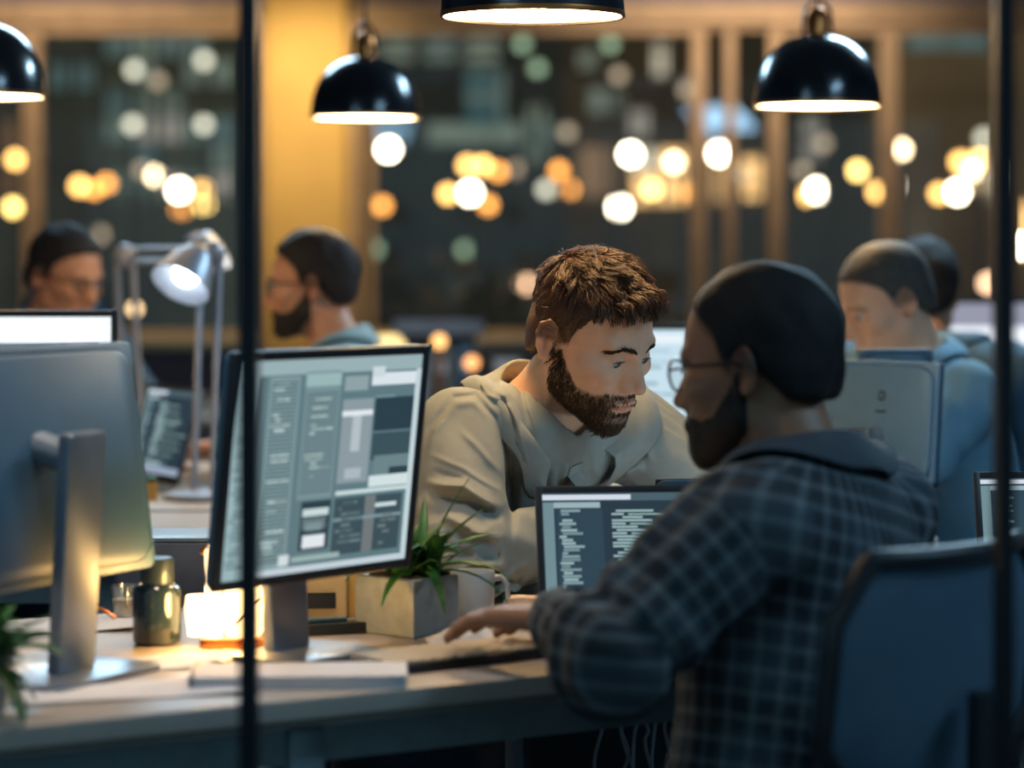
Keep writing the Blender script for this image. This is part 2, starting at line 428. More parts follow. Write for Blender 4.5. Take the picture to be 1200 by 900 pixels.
lamp_cols = {'white': ((1.0, .84, .62), 26), 'cream': ((1.0, .72, .42), 14), 'amber': ((1.0, .52, .14), 9), 'orange': ((1.0, .38, .07), 5.5), 'yellow': ((1.0, .64, .18), 10), 'grey': ((.72, .68, .52), 3.2), 'peach': ((1.0, .58, .34), 7), 'dim': ((.6, .45, .3), 1.6), 'green': ((.35, .5, .32), 1.8)}
globe_m = {k: emit('street_globe_' + k, c, s) for k, (c, s) in lamp_cols.items()}
pole_m = mat('street_pole', srgb(34, 34, 34), .6, .4)
bok = [(18, 187, 'amber'), (15, 243, 'yellow'), (93, 218, 'amber'), (125, 215, 'orange'), (110, 222, 'orange'), (157, 82, 'grey'), (239, 71, 'grey'), (155, 146, 'grey'), (239, 146, 'grey'), (185, 95, 'dim'),
       (183, 206, 'cream'), (210, 223, 'white'), (239, 240, 'yellow'), (238, 222, 'amber'), (166, 199, 'dim'), (212, 245, 'orange'), (118, 275, 'dim'),
       (455, 175, 'white'), (448, 241, 'orange'), (548, 194, 'amber'), (566, 194, 'amber'), (584, 201, 'orange'), (551, 226, 'white'), (525, 227, 'amber'), (572, 240, 'orange'), (665, 155, 'dim'), (615, 333, 'peach'), (545, 293, 'green'), (440, 292, 'green'), (606, 198, 'dim'),
       (655, 200, 'orange'), (667, 222, 'orange'), (640, 222, 'grey'), (739, 181, 'white'), (726, 243, 'white'), (764, 222, 'yellow'), (790, 190, 'cream'), (725, 88, 'dim'), (805, 106, 'dim'), (843, 180, 'white'), (805, 226, 'orange'), (612, 52, 'green'), (715, 52, 'green'),
       (958, 223, 'white'), (944, 229, 'amber'), (1046, 217, 'white'), (1028, 225, 'amber'), (1042, 173, 'white'), (1056, 175, 'cream'), (1005, 200, 'yellow'), (1122, 225, 'white'), (1101, 227, 'amber'), (1140, 200, 'cream'), (1153, 162, 'grey'), (1158, 332, 'peach'), (870, 205, 'dim'), (965, 168, 'dim'), (940, 200, 'dim'), (1148, 187, 'yellow'), (1125, 190, 'amber'), (1196, 288, 'white'), (630, 80, 'green')]
bok.sort(key=lambda b: b[0])
ordn = ['first', 'second', 'third', 'fourth', 'fifth', 'sixth', 'seventh', 'eighth', 'ninth', 'tenth', 'eleventh', 'twelfth', 'thirteenth', 'fourteenth', 'fifteenth', 'sixteenth', 'seventeenth', 'eighteenth', 'nineteenth', 'twentieth']
cnt = {}
word = {'dim': 'faint', 'grey': 'pale grey', 'green': 'faint green'}
for i, (px, py, kind) in enumerate(bok):
    Y = 36 + (i * 7 % 5) * 1.7
    c = P(px, py, Y); k = cnt.get(kind, 0); cnt[kind] = k + 1
    w = word.get(kind, kind)
    t = thing('street_lamp', '%s street light glowing beyond the windows, %s %s one from left' % (w, ordn[k], w), 'street lamp', (c.x, Y, -3.5), 0, 'street lights beyond the windows')
    r = (.105 if kind in ('white',) else .085) * Y / 36
    MB().ball((0, 0, c.z + 3.5), r, 16).build('globe', globe_m[kind], t)
    MB().cyl((0, .12, 0), (0, .12, c.z + 3.5), .05, .03, 8).cyl((0, .12, 0), (0, .12, .3), .1, .07, 8).build('pole', pole_m, t)
# ================================================================== smooth solid bodies: signed-distance shapes turned into one continuous mesh
f4 = np.float32
def smin(a, b, k):
    h = np.clip(.5 + .5 * (b - a) / k, 0, 1); return b + (a - b) * h - k * h * (1 - h)
def smax(a, b, k): return -smin(-a, -b, k)
def ell(p, c, r):
    q = (p - np.array(c, f4)); r = np.array(r, f4)
    k0 = np.linalg.norm(q / r, axis=1); k1 = np.linalg.norm(q / (r * r), axis=1) + 1e-6
    return k0 * (k0 - 1) / k1
def rcone(p, a, b, ra, rb):
    a = np.array(a, f4); b = np.array(b, f4); ba = b - a
    h = np.clip((p - a) @ ba / max(float(ba @ ba), 1e-9), 0, 1)
    return np.linalg.norm(p - a - h[:, None] * ba, axis=1) - (ra + (rb - ra) * h)
def sph(p, c, r): return np.linalg.norm(p - np.array(c, f4), axis=1) - r
def chain(p, pts, rad, k=.01):
    d = None
    for i in range(len(pts) - 1):
        e = rcone(p, pts[i], pts[i + 1], rad[i], rad[i + 1]); d = e if d is None else smin(d, e, k)
    return d
def mesh_sdf(fn, lo, hi, h, B=8):
    """surface nets over the blocks of the grid that the surface passes through"""
    lo = np.array(lo, np.float64); hi = np.array(hi, np.float64)
    nb = np.ceil((hi - lo) / (h * B)).astype(int)
    g = np.stack(np.meshgrid(*[np.arange(n) for n in nb], indexing='ij'), -1).reshape(-1, 3)
    ctr = (lo + (g + .5) * h * B).astype(f4)
    d = np.concatenate([fn(ctr[i:i + 60000]) for i in range(0, len(ctr), 60000)])
    g = g[np.abs(d) < h * B * .87 * 1.35 + .004]
    c9 = np.stack(np.meshgrid(*[np.arange(B + 1)] * 3, indexing='ij'), -1).reshape(-1, 3)
    Vs, Ks, Own, OK = [], [], [], []
    nn = nb * B + 2
    key = lambda c: (c[..., 0].astype(np.int64) * nn[1] + c[..., 1]) * nn[2] + c[..., 2]
    corner = [(i, j, k) for i in (0, 1) for j in (0, 1) for k in (0, 1)]
    edg = [(a, b) for a in range(8) for b in range(a + 1, 8) if sum(abs(x - y) for x, y in zip(corner[a], corner[b])) == 1]
    for s in range(0, len(g), 120):
        gg = g[s:s + 120]; base = gg[:, None, :] * B
        idx = base + c9[None]
        pts = (lo + idx.reshape(-1, 3) * h).astype(f4)
        v = fn(pts).reshape(len(gg), B + 1, B + 1, B + 1)
        cv = np.stack([v[:, i:i + B, j:j + B, k:k + B] for i, j, k in corner], -1).reshape(-1, 8)
        cell = (base[:, :, None, :] + np.stack(np.meshgrid(*[np.arange(B)] * 3, indexing='ij'), -1).reshape(1, 1, -1, 3)).reshape(-1, 3)
        ins = cv < 0; act = ins.any(1) & ~ins.all(1)
        cv, cell, ins = cv[act], cell[act], ins[act]
        if not len(cv): continue
        acc = np.zeros((len(cv), 3)); num = np.zeros(len(cv))
        for a, b in edg:
            m = ins[:, a] != ins[:, b]
            t = cv[m, a] / (cv[m, a] - cv[m, b])
            ca, cb = np.array(corner[a], float), np.array(corner[b], float)
            acc[m] += ca + t[:, None] * (cb - ca); num[m] += 1
        Vs.append(lo + (cell + acc / num[:, None]) * h); Ks.append(key(cell))
        for ax, ci in ((0, 4), (1, 2), (2, 1)):
            m = ins[:, 0] != ins[:, ci]
            Own.append(np.concatenate([cell[m], np.full((m.sum(), 1), ax), ins[m, 0][:, None]], 1))
    V = np.concatenate(Vs); K = np.concatenate(Ks); O = np.concatenate(Own)
    order = np.argsort(K); Ksort = K[order]
    Q = []
    for ax in range(3):
        o = O[O[:, 3] == ax]; c = o[:, :3]; u, w = (ax + 1) % 3, (ax + 2) % 3
        du = np.zeros(3, int); du[u] = 1; dw = np.zeros(3, int); dw[w] = 1
        ids, ok = [], np.ones(len(c), bool)
        for cc in (c, c - du, c - du - dw, c - dw):
            k_ = key(cc); j = np.clip(np.searchsorted(Ksort, k_), 0, len(Ksort) - 1)
            ok &= Ksort[j] == k_; ids.append(order[j])
        q = np.stack(ids, 1); flip = o[:, 4] == 0
        q[flip] = q[flip][:, ::-1]
        Q.append(q[ok])
    return V, np.concatenate(Q)
def bounded(p, c, r, fn):
    """fn near a centre; far away only a safe lower bound of the distance"""
    dc = np.linalg.norm(p - np.array(c, f4), axis=1); out = dc - r * .82
    m = dc < r
    if m.any(): out[m] = fn(p[m])
    return out.astype(f4)

class Frame:
    """a head's or chest's own axes: x to its right, y forward, z up"""
    def __init__(s, c, yaw_dir, pitch=0., roll=0., size=1.):
        s.k = size
        f = np.array([yaw_dir[0], yaw_dir[1], 0.]); f /= np.linalg.norm(f)
        r = np.cross(f, [0, 0, 1]); p = math.radians(pitch)
        F_ = f * math.cos(p) - np.array([0, 0, 1]) * math.sin(p); U = np.cross(r, F_)
        a = math.radians(roll); R_ = r * math.cos(a) + U * math.sin(a); U = np.cross(R_, F_)
        s.c = np.array(c, float); s.R = np.stack([R_, F_, U])      # rows
    def loc(s, p): return (((p - s.c.astype(f4)) @ s.R.T.astype(f4)) / s.k).astype(f4)
    def wld(s, q): return np.asarray(q, float) * s.k @ s.R + s.c

def head_sdf(q, fine=True, lid=.0):
    """q in head axes, metres; z = 0 at eye level, y = 0 at the ears"""
    x = np.abs(q[:, 0]); s = np.stack([x, q[:, 1], q[:, 2]], 1)
    d = ell(s, (0, -.006, .036), (.0745, .096, .082))
    d = smin(d, ell(s, (0, .03, -.03), (.061, .062, .082)), .035)
    d = smin(d, rcone(s, (.046, .008, -.062), (.012, .074, -.101), .021, .017), .024)
    d = smin(d, ell(s, (0, .081, -.098), (.02, .017, .017)), .018)
    d = smin(d, ell(s, (.049, .061, -.022), (.018, .022, .016)), .025)
    d = smin(d, ell(s, (0, .078, -.068), (.032, .019, .026)), .02)
    d = smin(d, rcone(s, (.042, .076, .021), (.006, .088, .016), .0095, .0095), .012)
    # eye sockets
    d = smax(d, -ell(s, (.032, .101, -.001), (.019, .0165, .0125)), .012)
    if fine:
        lids = smax(sph(s, (.0315, .0765, -.002), .0140), -ell(s, (.0315, .0905, -.0040 - lid), (.0150, .012, .0056)), .0016)
        d = smin(d, lids, .003)
    # nose
    n = rcone(s, (0, .0895, .008), (0, .1135, -.0325), .0066, .0092)
    n = smin(n, ell(s, (.0085, .094, -.027), (.0095, .0105, .018)), .010)
    n = smin(n, ell(s, (.0122, .1005, -.039), (.0072, .0105, .0075)), .007)
    n = smin(n, ell(s, (0, .1125, -.036), (.009, .0095, .008)), .005)
    d = smin(d, n, .010)
    if fine: d = smax(d, -ell(s, (.0060, .1050, -.0485), (.0030, .0060, .0032)), .002)
    # mouth
    lip = smin(ell(s, (.007, .0955, -.0655), (.018, .0085, .0052)), ell(s, (0, .0945, -.0755), (.0195, .009, .0062)), .002)
    d = smin(d, lip, .005)
    if fine: d = smax(d, -rcone(s, (0, .1065, -.0705), (.024, .093, -.0705), .0016, .0012), .003)
    d = smax(d, -ell(s, (0, .1, -.087), (.018, .006, .004)), .008)
    # ears
    e = s - np.array((.0765, -.012, -.008), f4)
    ca, sa = math.cos(.45), math.sin(.45)
    ex = e[:, 0] * ca + e[:, 1] * sa; ey = -e[:, 0] * sa + e[:, 1] * ca; ez = e[:, 2] + ey * .22
    E = np.stack([ex, ey, ez], 1)
    ear = ell(E, (0, 0, 0), (.007, .0185, .0305))
    ear = smax(ear, -ell(E, (.0075, .0035, -.002), (.0065, .0095, .017)), .003)
    if fine:
        A = [(.005, .012, .012), (.006, .007, .0255), (.006, -.006, .029), (.0065, -.0165, .019), (.0065, -.0185, .003), (.005, -.0135, -.014), (.003, -.005, -.025), (.002, .006, -.024)]
        ear = smin(ear, chain(E, A, [.003, .0035, .0038, .0038, .0036, .0034, .0048, .004], .003), .003)
        ear = smin(ear, chain(E, [(.004, .004, .016), (.006, -.007, .012), (.006, -.010, -.004), (.005, -.006, -.014)], [.002, .0028, .003, .0026], .003), .003)
        ear = smin(ear, ell(E, (.004, .0135, -.004), (.003, .004, .006)), .003)
    d = smin(d, ear, .006)
    return d

def hand_prims(wrist, direc, normal, side, curl=(.35, .45, .35), spread=.05, size=1.0):
    """capsules of a hand: palm plus five fingers. side=+1 puts the thumb on the +lateral side"""
    w = np.array(wrist, float); d = np.array(direc, float); d /= np.linalg.norm(d)
    n = np.array(normal, float); n -= d * (n @ d); n /= np.linalg.norm(n)
    l = np.cross(n, d) * side; S = size; out = []
    for k, (o, L) in enumerate(((.026, .090), (.009, .093), (-.009, .089), (-.026, .082))):
        out.append(('palm', w + l * o * .55 * S + d * .012 * S, w + l * o * S + d * L * S, .0135 * S, .0115 * S))
        b = w + l * o * S + d * L * S; ang = 0.; lens = ((.044, .026, .021), (.048, .030, .022), (.045, .028, .022), (.035, .021, .018))[k]
        r = (.0088, .0090, .0086, .0076)[k] * S; dd = d + l * spread * (1.5 - k) * .8; dd /= np.linalg.norm(dd)
        for j in range(3):
            ang += curl[j] * (1 + .12 * k)
            v = dd * math.cos(ang) - n * math.sin(ang); e = b + v * lens[j] * S
            out.append(('finger', b, e, r * (1 - .09 * j), r * (1 - .09 * (j + 1)))); b = e
    b = w + l * .026 * S + d * .022 * S - n * .006 * S; v = d * .72 + l * .66 - n * .15; v /= np.linalg.norm(v)
    out.append(('palm', w + d * .015 * S, b, .014 * S, .0135 * S))
    for L, r0, r1, turn in ((.040, .0125, .0100, 0), (.030, .0098, .0090, .25), (.024, .0090, .0076, .3)):
        v = v + (d * .6 - l * .5 - n * .3) * turn; v /= np.linalg.norm(v)
        e = b + v * L * S; out.append(('finger', b, e, r0 * S, r1 * S)); b = e
    return out, w + d * .09 * S
def hand_sdf(p, prims):
    d = None
    for kind, a, b, ra, rb in prims:
        e = rcone(p, a, b, ra, rb); d = e if d is None else smin(d, e, .009 if kind == 'palm' else .0035)
    return d
def noise3(p, f, seed=0):
    r = np.random.RandomState(seed); out = np.zeros(len(p))
    for k in range(6):
        v = r.normal(size=3) * f; out += np.sin(p @ v + r.uniform(0, 6.28))
    return out / 3.4
# ================================================================== PEOPLE
skin_m = vcol('skin', .48, 0, .12, .4, .12, 900, .05)
hair_ms = {}
def hair_mat(key, c, rough=.7):
    if key not in hair_ms:
        m = mat('hair_' + key, c, .42 if key == 'chestnut' else rough, 0, .45, 260, .3 if key == 'chestnut' else .6, 300, spec=.7 if key == 'chestnut' else .3); hair_ms[key] = m
    return hair_ms[key]
eye_m = vcol('eye_surface', .08, 0, 0, .6)
cloth_m = vcol('shirt_cloth', .85, 0, 0, .25, .35, 1500, .05)
trouser_m = mat('denim', srgb(44, 60, 78), .9, 0, .2, 200, .4, 900)
shoe_m = mat('shoe_leather', srgb(36, 30, 28), .5)
button_m = mat('shirt_button', srgb(190, 184, 170), .3)
lens_m = glass_mat('spectacle_lens', .12)
HAIRLINE = (np.array([-.12, -.085, -.05, -.022, .002, .018, .027, .05, .07, .095, .13]), np.array([-.062, -.058, -.046, -.010, -.012, -.006, .032, .056, .070, .080, .080]))
def hair_region(q, line=HAIRLINE, shift=0.):
    z = np.interp(q[:, 1], line[0], line[1]) + shift + .10 * np.maximum(0, np.abs(q[:, 0]) - .05) * (q[:, 1] > .03)
    return z - q[:, 2]
def cap_sdf(q, thick, line, lump, seed, top=0.):
    s = np.stack([np.abs(q[:, 0]), q[:, 1], q[:, 2]], 1)
    d = ell(s, (0, -.006, .036 + top * .5), (.0745 + thick, .096 + thick, .082 + thick + top * .5))
    d = smin(d, rcone(s, (.02, -.044, -.015), (.02, -.038, -.06), .044 + thick * .5, .040 + thick * .4), .03)
    d = d - noise3(q, 60, seed) * lump - noise3(q, 150, seed + 1) * lump * .4
    d = smax(d, hair_region(q, line), .008 if thick < .0035 else .020)
    e = s - np.array((.080, -.008, -.012), f4)
    return smax(d, -ell(e, (0, 0, 0), (.022, .021, .032)), .005)
def beard_region(q):
    y, z = q[:, 1], q[:, 2]
    up = np.interp(y, [-.02, .0, .02, .045, .07, .085, .12], [.0, -.004, -.030, -.056, -.060, -.053, -.052])
    r = z - up
    r = smax(r, -.004 - y, .01)
    r = smax(r, -(z + .122), .008)
    r = smax(r, -ell(q, (0, .098, -.0712), (.024, .03, .0105)), .003)
    return r

def person(S):
    hc, yaw, pitch, roll = S['head']
    H_ = Frame(hc, yaw, pitch, roll, S.get('size', .95))
    shR, shL, nb, pel = [np.array(S[k], float) for k in ('shR', 'shL', 'neck', 'pelvis')]
    U = nb - pel; L = np.linalg.norm(U); U = U / L
    R_ = shR - shL; R_ -= U * (R_ @ U); R_ /= np.linalg.norm(R_); F_ = np.cross(U, R_)
    T = Frame(pel, (0, 1)); T.R = np.stack([R_, F_, U])
    arms = [(shR, np.array(S['elR'], float), np.array(S['wrR'], float)), (shL, np.array(S['elL'], float), np.array(S['wrL'], float))]
    hands = []
    for i, (hd, sd) in enumerate(((S['hdR'], 1), (S['hdL'], -1))):
        pr, c = hand_prims(arms[i][2], hd[0], hd[1], sd, hd[2] if len(hd) > 2 else (.35, .5, .4)); hands.append((pr, c))
    n0 = H_.wld((0, -.012, -.05)); n1 = nb - U * .03
    bulk = S.get('bulk', 1.)
    def torso(p, e):
        q = T.loc(p)
        d = ell(q, (0, -.005, .07), (.155 * bulk + e, .112 + e, .15 + e))
        d = smin(d, ell(q, (0, -.01, L * .52), (.158 * bulk + e, .112 + e, L * .45 + e)), .05)
        d = smin(d, ell(q, (0, .0, L * .73), (.165 * bulk + e, .105 + e, .125 + e)), .04)
        d = smin(d, rcone(p, shR, shL, .056 + e, .056 + e), .06)
        m = (shR + shL) / 2; top = nb - U * S.get('trap', .026)
        d = smin(d, rcone(p, top, m + (shR - m) * .8, .046 + e, .05 + e), .05)
        d = smin(d, rcone(p, top, m + (shL - m) * .8, .046 + e, .05 + e), .05)
        return d
    def neck(p, e=0.): return rcone(p, n0, n1, .050 + e, .060 + e)
    fine = S.get('fine', False)
    def body(p):
        hd = lambda a: head_sdf(H_.loc(a), fine, S.get('lid', .001))
        d = bounded(p, hc, .2, hd)
        d = smin(d, neck(p), .018)
        if fine:   # larynx and the neck's sinew
            pass
        d = smin(d, torso(p, -.012), .03)
        for (a, b, c), (pr, hcn) in zip(arms, hands):
            d = smin(d, smin(rcone(p, a, b, .052, .042), rcone(p, b, c, .042, .027), .02), .03)
            d = smin(d, bounded(p, hcn, .19, lambda x: hand_sdf(x, pr)), .012)
        return d
    pts = np.array([hc, shR, shL, nb, pel] + [x for a in arms for x in a] + [h[1] for h in hands])
    lo, hi = pts.min(0) - .24, pts.max(0) + .24
    V, Q = mesh_sdf(body, lo, hi, S['h'])
    q = H_.loc(V.astype(f4))
    tint = np.tile(np.array(S['skin'][:3]), (len(V), 1))
    near = np.linalg.norm(q, axis=1) < .19
    lipm = np.clip(-ell(q, (0, .098, -.0708), (.0235, .02, .0100)) * 500, 0, 1) * near
    tint = tint * (1 - lipm[:, None] * .75) + lipm[:, None] * .75 * np.array(S['skin'][:3]) * np.array((.95, .62, .60))
    warm = np.clip(1 - np.linalg.norm(q - np.array((0, .11, -.038)), axis=1) / .03, 0, 1) + np.clip(1 - np.linalg.norm(np.abs(q) * np.array((1, 1, 1)) - np.array((.078, .012, .01)), axis=1) / .05, 0, 1)
    tint = tint * (1 - .22 * (warm * near)[:, None] * np.array((0., .6, .7)))
    if S.get('beard'):
        bm_ = np.clip(-beard_region(q) * 160 + .2, 0, 1) * near
        tint = tint * (1 - .6 * bm_[:, None]) + .6 * bm_[:, None] * np.array(S['hair'][1][:3])
    hm = np.clip(-hair_region(q, S.get('line', HAIRLINE)) * (120 if fine else 70) + (0 if fine else .55), 0, 1) * near
    tint = tint * (1 - .75 * hm[:, None]) + .75 * hm[:, None] * np.array(S['hair'][1][:3])
    base = raw_mesh('person', V, Q, skin_m, None, True, tint)
    tag(base, S['label'], 'person', S.get('group'))
    # ---- hair
    hm_ = hair_mat(*S['hair'])
    thick, lump, top = S.get('cap', (.012, .003, .01))
    capf = lambda p: cap_sdf(H_.loc(p), thick, S.get('line', HAIRLINE), lump, 3, top)
    HV, HQ = mesh_sdf(capf, H_.c - .17, H_.c + .17, S.get('hh', .004))
    if fine:
        SV, SQ = scalp_strands(H_, HV)
        HQ = np.concatenate([HQ, SQ + len(HV)]); HV = np.concatenate([HV, SV])
    raw_mesh('hair', HV, HQ, hm_, base)
    if S.get('beard'):
        th = S['beard']
        bf = lambda p: smax(bounded(p, hc, .2, lambda a: head_sdf(H_.loc(a), False)) - th - noise3(p, 200, 5) * th * .12, beard_region(H_.loc(p)), .006)
        BV, BQ = mesh_sdf(bf, H_.c - .17, H_.c + .17, .0025 if fine else .004)
        if fine: BV, BQ = beard_strands(H_, V)
        raw_mesh('beard', BV, BQ, hair_mat(S['hair'][0] + '_beard', S.get('beard_col') or S['hair'][1], .55), base)
    # ---- eyes
    if S.get('eyes', True):
        gaze = np.array(S.get('gaze', (0, 1, -.25)), float); gaze /= np.linalg.norm(gaze)
        for sx in (-1, 1):
            mb = bmesh.new(); bmesh.ops.create_uvsphere(mb, u_segments=24, v_segments=16, radius=.0125)
            ev = np.array([v.co[:] for v in mb.verts]); mb.free()
            me_b = bmesh.new(); bmesh.ops.create_uvsphere(me_b, u_segments=32, v_segments=24, radius=.0126)
            ev = np.array([v.co[:] for v in me_b.verts]); fs = [[v.index for v in f.verts] for f in me_b.faces]; me_b.free()
            fs = np.array([f if len(f) == 4 else f + [f[-1]] for f in fs])
            dt = ev @ gaze / .0126
            tc = np.tile(np.array((.62, .58, .55)), (len(ev), 1)); tc[dt > .86] = (.07, .10, .12); tc[dt > .965] = (.006, .006, .006)
            wv = H_.wld(ev + np.array((sx * .0315, .0765, -.002)))
            tri = [tuple(dict.fromkeys(f)) for f in fs.tolist()]
            me = bpy.data.meshes.new('eye'); me.from_pydata([tuple(v) for v in wv], [], tri)
            at = me.color_attributes.new('tint', 'FLOAT_COLOR', 'POINT'); c4 = np.ones((len(wv), 4), np.float32); c4[:, :3] = tc; at.data.foreach_set('color', c4.ravel())
            me.polygons.foreach_set('use_smooth', [True] * len(me.polygons)); me.materials.append(eye_m)
            o = bpy.data.objects.new('eye', me); COL.objects.link(o); o.parent = base
            # brow and lashes
            bp = np.array([(.010, .0965, .0155), (.020, .0965, .0185), (.032, .0915, .0205), (.044, .081, .0165), (.050, .073, .012)])
            rng = np.random.RandomState(5 + sx); n = 260 if fine else 40
            t = rng.uniform(0, 1, n); idx = t * 4; i0 = np.minimum(idx.astype(int), 3); fr = (idx - i0)[:, None]
            root = bp[i0] * (1 - fr) + bp[i0 + 1] * fr + rng.normal(0, 1, (n, 3)) * np.array((.0008, 0, .0013))
            root = root + rng.normal(0, .0003, (n, 3))
            dirv = (bp[i0 + 1] - bp[i0]); dirv /= np.linalg.norm(dirv, axis=1)[:, None]
            dirv = dirv + np.array((0, .15, .35)) * (1 - t)[:, None] + rng.normal(0, .12, (n, 3))
            st = np.stack([on_face(root + dirv * (.008 * k / 3), fine) + np.array((0, .0004 + .0004 * k, 0)) for k in range(4)], 1); st[:, :, 0] *= sx
            lid = S.get('lid', .001); la = np.linspace(-1, 1, 9)
            lash = np.stack([.0315 + la * .0128, .0895 - .0035 * la ** 2 + .001, -.0032 - lid + .0053 * np.sqrt(1 - .8 * la ** 2)], 1); lash[:, 0] *= sx
            V1, Q1 = tubes(H_, st, np.linspace(.0004, .0002, 4), 4)
            V2, Q2 = tubes(H_, lash[None], np.full(9, .0007), 5)
            raw_mesh('eyebrow', np.concatenate([V1, V2]), np.concatenate([Q1, Q2 + len(V1)]), hair_mat(S['hair'][0] + '_brow', tuple(x * .6 for x in S['hair'][1][:3]) + (1,), .5), base)
    # ---- shirt
    sk = S['shirt']; fold = sk.get('fold')
    cr = sk.get('cuff', .03)
    def shirt(p):
        d = torso(p, .004)
        for a, b, c in arms:
            cc = c + (b - c) / np.linalg.norm(b - c) * cr
            ab = (b - a) / np.linalg.norm(b - a)
            w = sk.get('wide', 1.)
            arm = smin(rcone(p, a, b, .066 * w, .056 * w), rcone(p, b, cc, .056 * w, .040 * w), .025)
            t1 = np.clip((p - b) @ (cc - b) / max(1e-6, (cc - b) @ (cc - b)), -1, 1); t0 = np.clip((p - a) @ (b - a) / ((b - a) @ (b - a)), 0, 1)
            arm = arm - sk.get('ripple', .003) * np.sin(t0 * 22 + noise3(p, 14, 2) * 2.4) * np.clip((t0 - .35) * 2.5, 0, 1) - sk.get('ripple', .003) * np.sin(t1 * 24 + noise3(p, 16, 4) * 2.) * np.clip(1.1 - np.abs(t1), 0, 1) * .9
            d = smin(d, arm, sk.get('blend', .022))
        d = d - noise3(p, 16, 8) * .0035 - noise3(p, 34, 9) * .0015
        if fold: d = d - fold(p)
        d = smax(d, -smax(neck(p, sk.get('hole', .010)), -((p - (nb - U * sk.get('hole_low', .014))) @ U), .01), .006)
        if sk.get('open') is not None:
            o = sk['open']; d = smax(d, -rcone(p, nb + F_ * o[0] + U * o[1], nb + F_ * (o[0] + .03) - U * o[2], .03, .006), .006)
        return smax(d, -((p - pel) @ U + .11), .02)
    V, Q = mesh_sdf(shirt, lo, hi, sk.get('h', .005))
    base_c = np.array(sk['color'][:3]); tint = np.tile(base_c, (len(V), 1))
    if sk.get('plaid'):
        bones = [(a, b) for a, b, c in arms] + [(b, c) for a, b, c in arms]
        q = T.loc(V.astype(f4)); dist = [np.maximum(torso(V.astype(f4), .004), -1)]
        uv = [(np.arctan2(q[:, 0], -q[:, 1]) * .15, q[:, 2])]
        for a, b in bones:
            ax = (b - a) / np.linalg.norm(b - a); s1 = np.cross(ax, (0, 1, 0)); s1 /= np.linalg.norm(s1); s2 = np.cross(ax, s1)
            r = V - a; t = r @ ax; ang = 0
            dist.append(rcone(V.astype(f4), a, b, .06, .05)); uv.append((r @ s1, t))
        di = np.argmin(np.stack(dist, 1), 1); u = np.choose(di, [x[0] for x in uv]); v = np.choose(di, [x[1] for x in uv])
        stripe = lambda x, per, wdt: np.clip((np.cos(2 * PI * x / per) - np.cos(PI * wdt)) * 2.2, 0, 1)
        l1 = stripe(u, .025, .36); l2 = stripe(v, .025, .36); w1 = stripe(u + .02, .12, .45); w2 = stripe(v + .03, .12, .45)
        ln = (l1 + l2)[:, None] * .5
        tint = base_c * (1 - .45 * np.clip(w1 + w2, 0, 1)[:, None]) * (1 - ln) + ln * np.array(sk['line'][:3])
    sh = raw_mesh('shirt', V, Q, cloth_m, base, True, tint)
    # collar
    ax = (n0 - n1); ax /= np.linalg.norm(ax); ax = ax * .6 + U * .4; ax /= np.linalg.norm(ax)
    f2 = F_ - ax * (F_ @ ax); f2 /= np.linalg.norm(f2); r2 = np.cross(f2, ax)
    cb = n1 + (n0 - n1) * .24 + U * sk.get('collar_up', .012)
    rows = []; gap = sk.get('gap', 22)
    for k in range(41):
        ph = math.radians(-180 + gap + (360 - 2 * gap) * k / 40)        # 0 = nape
        t = abs(ph) / math.radians(180 - gap)
        dirv = -f2 * math.cos(ph) + r2 * math.sin(ph)
        stand = .040 - .008 * t ** 2; drop = .050 + .034 * t ** 5 + .012 * t
        rad = .066 + sk.get('hole', .010) - .010 + .012 * t ** 3
        bot = cb - ax * (.014 + .03 * t ** 2)
        sp = dirv - f2 * .0
        row = [bot + dirv * rad, bot + ax * stand * .6 + dirv * (rad - .001), bot + ax * stand + dirv * (rad + .002), bot + ax * (stand + .002) + dirv * (rad + .008),
               bot + ax * (stand - drop * .35) + dirv * (rad + .016), bot + ax * (stand - drop * .7) + dirv * (rad + .024 + .004 * t), bot + ax * (stand - drop) + dirv * (rad + .030 + .010 * t)]
        rows.append([tuple(x) for x in row])
    CP = np.array(rows).reshape(-1, 3)
    CP = CP.reshape(41, 7, 3); W3 = np.zeros((41, 7, 3))
    for k in range(41):
        ph = math.radians(-180 + gap + (360 - 2 * gap) * k / 40); dirv = -f2 * math.cos(ph) + r2 * math.sin(ph); w_ = ax * .8 + dirv * .6
        for j in (4, 5, 6): W3[k, j] = w_
    S0 = CP[:, 4:] + W3[:, 4:] * .12; s0 = S0.reshape(-1, 3); w3 = W3[:, 4:].reshape(-1, 3)
    e0 = march_in(shirt, s0, -w3, np.tile(np.array([.017, .016, .010]), 41))
    CP[:, 4:] = (s0 - w3 * np.clip(((s0 - e0) * w3).sum(1), 0, .12)[:, None]).reshape(41, 3, 3)
    rows = [[tuple(x) for x in r] for r in CP.reshape(41, 7, 3)]
    cm = MB().grid_sheet(rows).solidify(.003)
    co = cm.build('collar', S.get('_collar_m') or mat('collar_cloth', sk['color'], .85, 0, .06, 60, .35, 1500), base, angle=70, subsurf=1)
